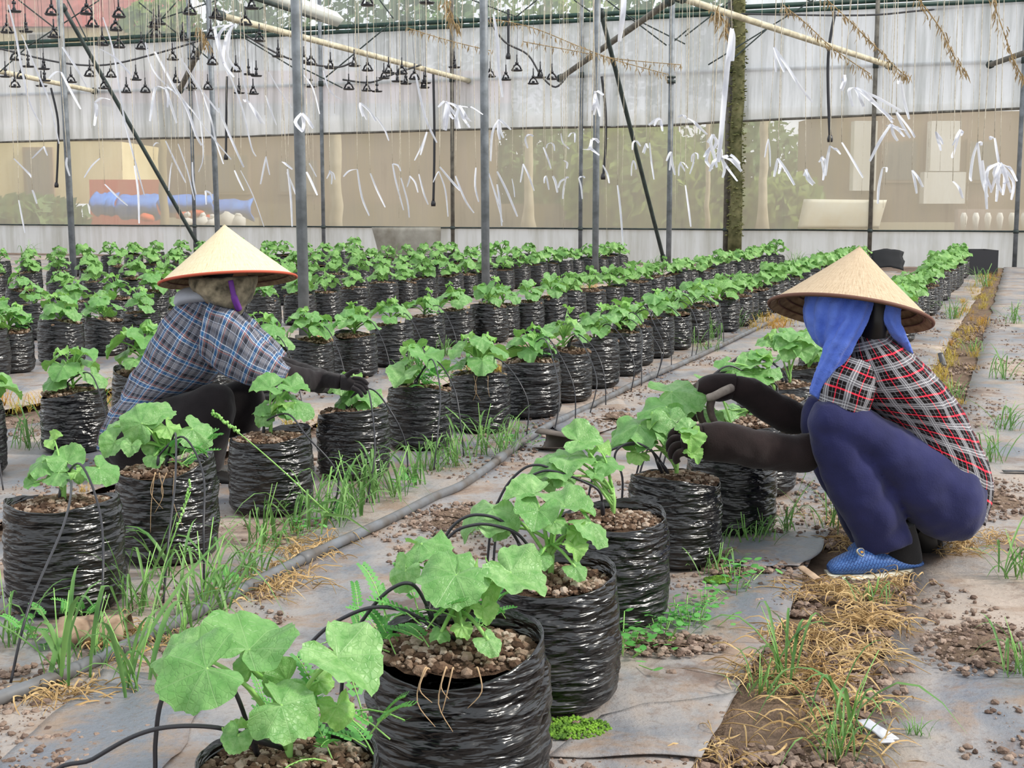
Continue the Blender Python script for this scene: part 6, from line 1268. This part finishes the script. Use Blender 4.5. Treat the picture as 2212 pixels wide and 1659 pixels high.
# the ties that stand out, right of the left worker: knot, depth, ends, words
BIG = [(505, 52, 9.5, [[(-30, 20), (-28, 60), (-10, 110)], [(-38, 8), (-32, 50), (-20, 90)], [(-16, 30), (-22, 80), (0, 115)], [(-8, 25), (-12, 70), (8, 100)], [(-24, 12), (-36, 40), (-24, 70)]], 'tangled bunch of white ribbons at the top left of the frame'),
       (205, 222, 10, [[(32, -6)], [(2, 24), (-1, 50)], [(4, 10), (3, 30)]], 'white tie with a short bent tag at upper left'), (132, 156, 11, [[(-26, 14)], [(20, 40), (42, 80)]], 'bent tie in front of the left inner post of the far line'), (358, 192, 11, [[(-22, -2), (-34, 70)], [(6, 20), (4, 40)], [(10, 30), (24, 74)], [(14, 4)]], 'forked white tie above the left hat'),
       (538, 222, 10.5, [[(16, 18), (34, 46)], [(-8, -1)], [(12, 20), (26, 44)]], 'white tie tag left of the nearest inner post'), (652, 245, 8.4, [[(-14, 20), (2, 40)], [(14, 16), (25, 32)], [(4, 24), (2, 40)]], 'white tie knotted against the nearest inner post'),
       (965, 222, 9.0, [[(-18, 10)], [(6, 24), (14, 36)], [(24, 10), (40, 30)], [(-4, 34), (-6, 58)], [(18, 26), (28, 56)], [(2, 20), (-2, 60)]], 'bushy white tie bunch left of the second inner post'), (992, 228, 8.8, [[(24, 4), (50, 20)], [(-6, 30), (-4, 50)], [(10, 30), (22, 48)], [(12, 20), (26, 34)]], 'white tie bunch with a long flat tag by the second inner post'),
       (1066, 30, 10.5, [[(8, 50), (12, 120), (20, 180)]], 'long narrow tie hanging right of the second inner post'), (1078, 258, 11, [[(-14, 30), (-18, 90)], [(14, 10), (26, 22)], [(-2, 24), (2, 44)], [(4, 24), (10, 40)]], 'drooping tie right of the second inner post'), (1286, 202, 9.2, [[(18, 4)], [(0, 24), (-4, 46)], [(6, 30), (10, 50)], [(-4, 24), (-8, 44)]], 'white tie tassel in front of the third inner post'),
       (1278, 302, 9.2, [[(16, 6)], [(-4, 18), (-18, 20)], [(0, 20), (16, 34)]], 'crossed white tie below the tassel on the third inner post'), (1427, 256, 11, [[(-26, 14)], [(2, 16), (4, 28)], [(-14, 16)]], 'white tie left of the fourth inner post'), (1349, -30, 7.5, [[(-4, 60), (-11, 118)]], 'broad white strip hanging from the top right of the third post'), (1346, -30, 7.6, [[(-2, 50), (-8, 120)]], 'second broad white strip beside the first at the top'),
       (1581, 62, 7.4, [[(-8, 60), (-16, 140), (-24, 230), (-30, 288)], [(2, 20), (1, 70)]], 'very long white strip hanging by the mossy trunk'), (1672, 102, 9.5, [[(20, 30), (50, 76), (84, 118)], [(2, 20), (4, 54)], [(10, 26), (22, 54)]], 'white tie with a long tail right of the mossy trunk'), (1824, 162, 10, [[(-6, 12)], [(1, 14), (-6, 34)], [(0, 10), (-8, 30)]], 'short white tie at upper right'),
       (1848, 190, 8.8, [[(40, 16), (100, 50)], [(26, 14), (60, 50), (80, 76)], [(-14, 6), (-6, 40)], [(10, 20), (18, 40)], [(70, 60), (82, 66)]], 'white tie with a long pointed tail at right'), (1925, 268, 9.4, [[(-26, 40), (-46, 80)], [(14, 12), (28, 28)], [(4, 20), (14, 36)], [(-8, 4), (10, 10)], [(16, 10), (30, 14)]], 'splayed white tie at right below the tail'), (1948, 180, 10, [[(6, 40), (16, 78)], [(-8, 2)]], 'straight white tie at right above the splayed one'), (1936, 242, 10.5, [[(14, 30), (30, 56)], [(30, 40), (40, 55)]], 'slanting tie behind the splayed one at right'),
       (1484, 256, 9.5, [[(20, 12), (44, 34)], [(-20, -4)]], 'white tie pointing right beside the fourth post'), (1540, 290, 8.2, [[(-4, 20), (4, 40)], [(8, 14), (0, 34)], [(-12, 18)]], 'tie tassel left of the very long white strip'), (1558, 340, 8.5, [[(10, 20), (34, 52)], [(-16, 10), (-26, 30)], [(20, -4), (40, 14)], [(6, 24), (2, 44)], [(26, 10), (44, 30)], [(-10, -20)], [(30, 4), (40, 22)]], 'big messy tie bunch at the foot of the very long white strip'), (1535, 316, 9, [[(-10, 30), (4, 50)], [(8, 20), (14, 46)], [(-6, 10), (-14, 24)]], 'tie bunch just left of the mossy trunk'),
       (1680, 342, 10, [[(20, 30), (36, 58)], [(-4, 20), (-8, 40)], [(6, 14), (2, 34)]], 'forked tie over the clear band right of the mossy trunk'), (1793, 314, 10, [[(-6, 30), (-10, 66)], [(12, 8), (22, 20)]], 'bent tie below the hanging hose at right'), (1818, 308, 10.5, [[(24, 40), (46, 76)]], 'long slanting tie over the clear band at right'), (1774, 340, 11, [[(6, 30), (4, 50)], [(-6, 10)], [(8, 8), (10, 30)]], 'small tie tassel over the clear band at right'), (1740, 366, 11, [[(8, 16), (20, 30)], [(4, 20), (16, 34)], [(-4, 14)]], 'small forked tie over the clear band'),
       (2022, 284, 10.5, [[(6, 24), (10, 42)], [(8, 12), (14, 28)]], 'small tie near the right edge'), (2075, 280, 10.5, [[(-10, 18), (-18, 34)], [(4, 6), (2, 14)], [(-16, 50), (-18, 62)]], 'bent tie near the right edge'), (2112, 308, 10, [[(-10, 30), (-16, 74), (-14, 84)], [(8, 6)], [(10, 80), (22, 118)]], 'long arched tie at the right edge'), (2148, 298, 9.4, [[(6, 40), (14, 78)], [(-8, 4)]], 'tall straight tie at the right edge'),
       (2160, 352, 9, [[(-10, 30), (-20, 64)], [(-24, 10), (-30, 50), (-28, 100)], [(10, 30), (6, 70)], [(20, 10), (36, 40)], [(-4, 40), (-8, 84)], [(-14, 20), (4, 64)], [(12, 24), (24, 64)], [(6, 8), (14, 20)], [(-30, 20), (-18, 60)], [(28, 40), (24, 80)]], 'thick brush of white ties near the right edge'), (2122, 346, 9.2, [[(4, 40), (8, 78)]], 'single straight tie left of the thick brush'), (1970, 368, 10.5, [[(6, 26), (10, 50)], [(14, 18), (24, 36)]], 'forked tie over the clear band left of the brush'), (2058, 392, 10.5, [[(14, 16), (22, 36)]], 'slanting tie left of the brush'), (1906, 364, 11, [[(-8, 40), (-10, 76)], [(8, 8)]], 'thin hooked tie right of the leaning cream sheet')]
for u, v, Y, ends, lab in BIG: hanging(lab, u, v, Y, ends, None, .022 if Y > 8 else .03)
MID = [(778, 222, [(14, 36)], [(34, 40)], [(6, 30)]), (812, 252, [(18, 26), (28, 52)]), (898, 160, [(20, 90), (46, 148)]), (922, 285, [(-10, 30), (-26, 62)], [(-14, 50)]), (772, 366, [(-30, 16)], [(10, 60), (26, 100)]), (800, 374, [(14, 36), (32, 74)]), (848, 354, [(8, 40), (24, 100)], [(18, 16)]), (866, 384, [(14, 50), (18, 86)]), (885, 380, [(-6, 24)], [(18, 36)]), (905, 376, [(10, 40), (20, 66)]), (948, 370, [(14, 40), (20, 98)], [(-12, 24)]), (950, 360, [(30, 36), (44, 52)]), (984, 380, [(20, 50), (40, 80)]), (1028, 362, [(-2, 40), (6, 74)]), (1056, 374, [(12, 40), (30, 106)], [(24, 70)]), (1074, 370, [(20, 40), (44, 98)]), (1074, 398, [(6, 40), (10, 90)]),
       (1106, 386, [(4, 20), (6, 40)]), (1130, 354, [(14, 30), (24, 58)], [(-6, 40)]), (1136, 294, [(4, 26)], [(16, 0)]), (1174, 318, [(10, 26), (16, 46)]), (1190, 308, [(-10, 12)], [(8, 18)]), (1212, 288, [(4, 20), (18, 34)]), (1242, 288, [(0, 20)], [(-14, 8)]), (1180, 380, [(6, 30)], [(-4, 16)]), (1194, 380, [(10, 36)]), (1222, 386, [(-4, 22), (-6, 44)], [(6, -2)], [(-16, 20)]), (1250, 384, [(8, 46)], [(14, 0)]), (1218, 346, [(6, 18)]), (1302, 356, [(10, 20), (14, 40)]), (1334, 400, [(6, 50), (12, 130)]), (1372, 304, [(-6, 20)], [(12, 12)]), (1396, 310, [(-4, 22)], [(-8, 20)], [(4, 10)]), (1403, 308, [(4, 40), (10, 80)]), (1368, 346, [(-4, 34)], [(6, 20)]),
       (1450, 328, [(-4, 40)], [(-10, 20)], [(8, 50)]), (1470, 350, [(10, 20)], [(-4, 30)], [(16, 14)]), (1500, 330, [(-6, 20)], [(-10, 46)], [(8, 14)]), (1480, 400, [(8, 60), (12, 90)]), (1660, 300, [(-8, 40)], [(4, 60)]), (712, 368, [(-6, 18)], [(4, 30)], [(12, 20)]), (668, 352, [(16, 30)]), (575, 338, [(-12, 60)], [(8, 40)]), (345, 310, [(-14, 6)]), (416, 350, [(2, 40), (8, 70)]), (444, 412, [(16, 20)], [(2, 30)]), (30, 342, [(30, 30), (38, 42)]), (95, 316, [(-26, 26)], [(8, 20)]), (145, 340, [(6, 40)]), (216, 342, [(-34, 42)]), (226, 398, [(20, 20), (50, 46)]), (70, 410, [(10, 30)]), (620, 372, [(12, 28), (20, 50)]), (608, 350, [(24, 16)])]
MID.sort(key=lambda q: q[0]); mc_ = {}
for q in MID:
    u, v = q[0], q[1]; sd_ = side_of(u); mc_[sd_] = mc_.get(sd_, 0) + 1; hanging('%s small low white tie from the left, %s' % (ordinal(mc_[sd_]), sd_), u, v, R.uniform(13, 19), [[e] if isinstance(e[0], (int, float)) else list(e) for e in q[2:]], 'small white ties before the clear band', R.uniform(.018, .028))
# bare strings
BT = sorted((R.uniform(0, 2212), R.uniform(150, 520) if i % 3 else R.uniform(240, 330)) for i in range(64)); bc_ = {}
for u, v in BT:
    Y = R.uniform(11, 21); k = at(u, v, Y); sd_ = side_of(u); bc_[sd_] = bc_.get(sd_, 0) + 1; th = thing('bare_twine', '%s bare hanging twine from the left, %s' % (ordinal(bc_[sd_]), sd_), 'twine', k, 'bare twines before the back wall'); mb = MB()
    mb.tube(catmull([Vector((R.uniform(-.1, .1), 0, 4.3 - k.z)), Vector((R.uniform(-.04, .04), 0, (4.3 - k.z) * .5)), Vector((0, 0, 0))], 4), .0018, 4); mb.build('strand', M_TWINE, th)
# dead vines on slanting strings
def vine(label, pts, Y):
    P_ = catmull([at(u, v, Y) for u, v in pts], 8); o = P_[0].copy(); th = thing('dead_vine', label, 'vine', o); mb = MB(); mb.tube([p - o for p in P_], .006, 5); mb.build('stem', M_VINE, th); mb = MB(); mb.tube([(0, 0, 0), (.02, 0, (4.35 - o.z) * .5), (0, 0, max(.05, 4.35 - o.z))], .003, 5); mb.build('string', M_TWINE, th); mb = MB()
    for p in P_:
        for k in range(3):
            q = p - o + Vector((R.gauss(0, .02), R.gauss(0, .02), R.gauss(0, .015))); d = Vector((R.uniform(-.5, .5), R.uniform(-.5, .5), -1)).normalized() * R.uniform(.03, .12); mb.ribbon([q, q + d * .5 + Vector((R.uniform(-.01, .01), 0, 0)), q + d], [.006, .013, .002], (1, R.uniform(-1, 1), 0), 0, .3)
    tag(mb.build('dry_leaves', M_VINE, th), None, None, None, 'stuff')
for pts, Y, lab in (([(1765, -20), (1830, 40), (1880, 90), (1940, 150), (1960, 165)], 14, 'dead brown vine slanting down at upper right'), ([(1985, 0), (2030, 60), (2060, 120), (2085, 155)], 14, 'second dead vine slanting at the upper right'), ([(2140, -10), (2165, 60), (2190, 130), (2212, 170)], 14, 'dead vine at the upper right edge'), ([(1690, 10), (1740, 50), (1800, 105), (1880, 160)], 16, 'thin dead vine crossing the pale strut at upper right'), ([(1060, 40), (1150, 60), (1250, 100), (1330, 130), (1440, 160)], 18, 'long dead vine sagging right of the second inner post'), ([(1130, 90), (1240, 110), (1340, 128), (1470, 140)], 18.5, 'faint dead vine along the wire at centre right'), ([(880, 60), (960, 85), (1060, 110)], 19, 'short dead vine left of the second inner post'), ([(960, 0), (972, 30), (985, 60)], 12, 'dead vine tuft at the top centre'), ([(1540, 20), (1560, 40), (1570, 70)], 11, 'dead vine tuft above the very long white strip'), ([(430, 60), (440, 80), (447, 100)], 17, 'dead vine tuft at upper left above the hat')): vine(lab, pts, Y)

# ------------------------------------------------------------------ black misting heads hanging in rows at the top
def mister_meshes():
    a = MB(); a.tube([(0, 0, .16), (0, 0, .06)], .008, 6); a.tube([(0, 0, .075), (0, 0, .05)], .020, 8)
    b = MB()
    for sg in (-1, 1): b.tube([(0, 0, .055), (sg * .035, 0, .03), (sg * .055, 0, -.015)], .010, 6)
    c = MB(); c.tube([(0, 0, -.012), (0, 0, -.028)], [.072, .060], 14); c.tube([(0, 0, -.01), (0, 0, .012)], .018, 8)
    return a.mesh('nozzle', M_BLACK), b.mesh('bridge', M_BLACK), c.mesh('spreader', M_BLACK)
MM = mister_meshes()
MIST = [(90, 60), (330, 80), (760, 95), (590, 155), (740, 180), (985, 160), (1215, 75), (1610, 40), (1380, 100), (1570, 145), (45, 195), (165, 190), (345, 225), (1170, 240), (655, 275), (760, 290), (905, 300), (1350, 230), (1000, 220), (100, 370), (180, 415), (280, 430), (1105, 370), (1240, 365), (1360, 400), (1780, 350), (1945, 390), (1990, 400), (2115, 425), (1510, 445), (1590, 465), (1640, 475), (710, 480), (870, 500), (455, 515), (575, 475), (95, 545), (265, 540), (665, 555), (810, 580), (1125, 515), (1225, 555), (1330, 560), (1530, 585), (1620, 590), (930, 580), (35, 480), (135, 490), (285, 505), (1990, 545), (1660, 250), (555, 75), (1020, 140)]
MIST = [(a * Cc, b * Cc) for a, b in MIST] + [(740 + a * Cc, b * Cc) for a, b in [(160, 20), (540, 5), (75, 410), (160, 440), (295, 455), (265, 490), (350, 510), (380, 460), (405, 525), (460, 495), (530, 520), (520, 550), (40, 560), (155, 570), (220, 575), (945, 480), (1045, 500), (1115, 440), (1265, 485), (1340, 495), (715, 420), (1220, 525)]]
MIST.sort(); sc__ = {}
for u, v in MIST:
    Y = 21.5 - 5.5 * max(0, (200 - v)) / 200 + R.uniform(-.5, .5); side = side_of(u); sc__[side] = sc__.get(side, 0) + 1
    th = thing('misting_head', '%s black misting head from the left, %s' % (ordinal(sc__[side]), side), 'sprinkler', at(u, v, Y), 'misting heads ' + side, R.uniform(0, 3.1)); th.scale = (1.25,) * 3
    for nm, me in zip(('nozzle', 'bridge', 'spreader'), MM): obj(nm, me, th)
    mb = MB(); mb.tube([(0, 0, .15), (R.uniform(-.02, .02), 0, .5), (0, 0, (4.5 - th.location.z) / 1.25)], .0022, 4); mb.build('hanger', M_WIRE, th)
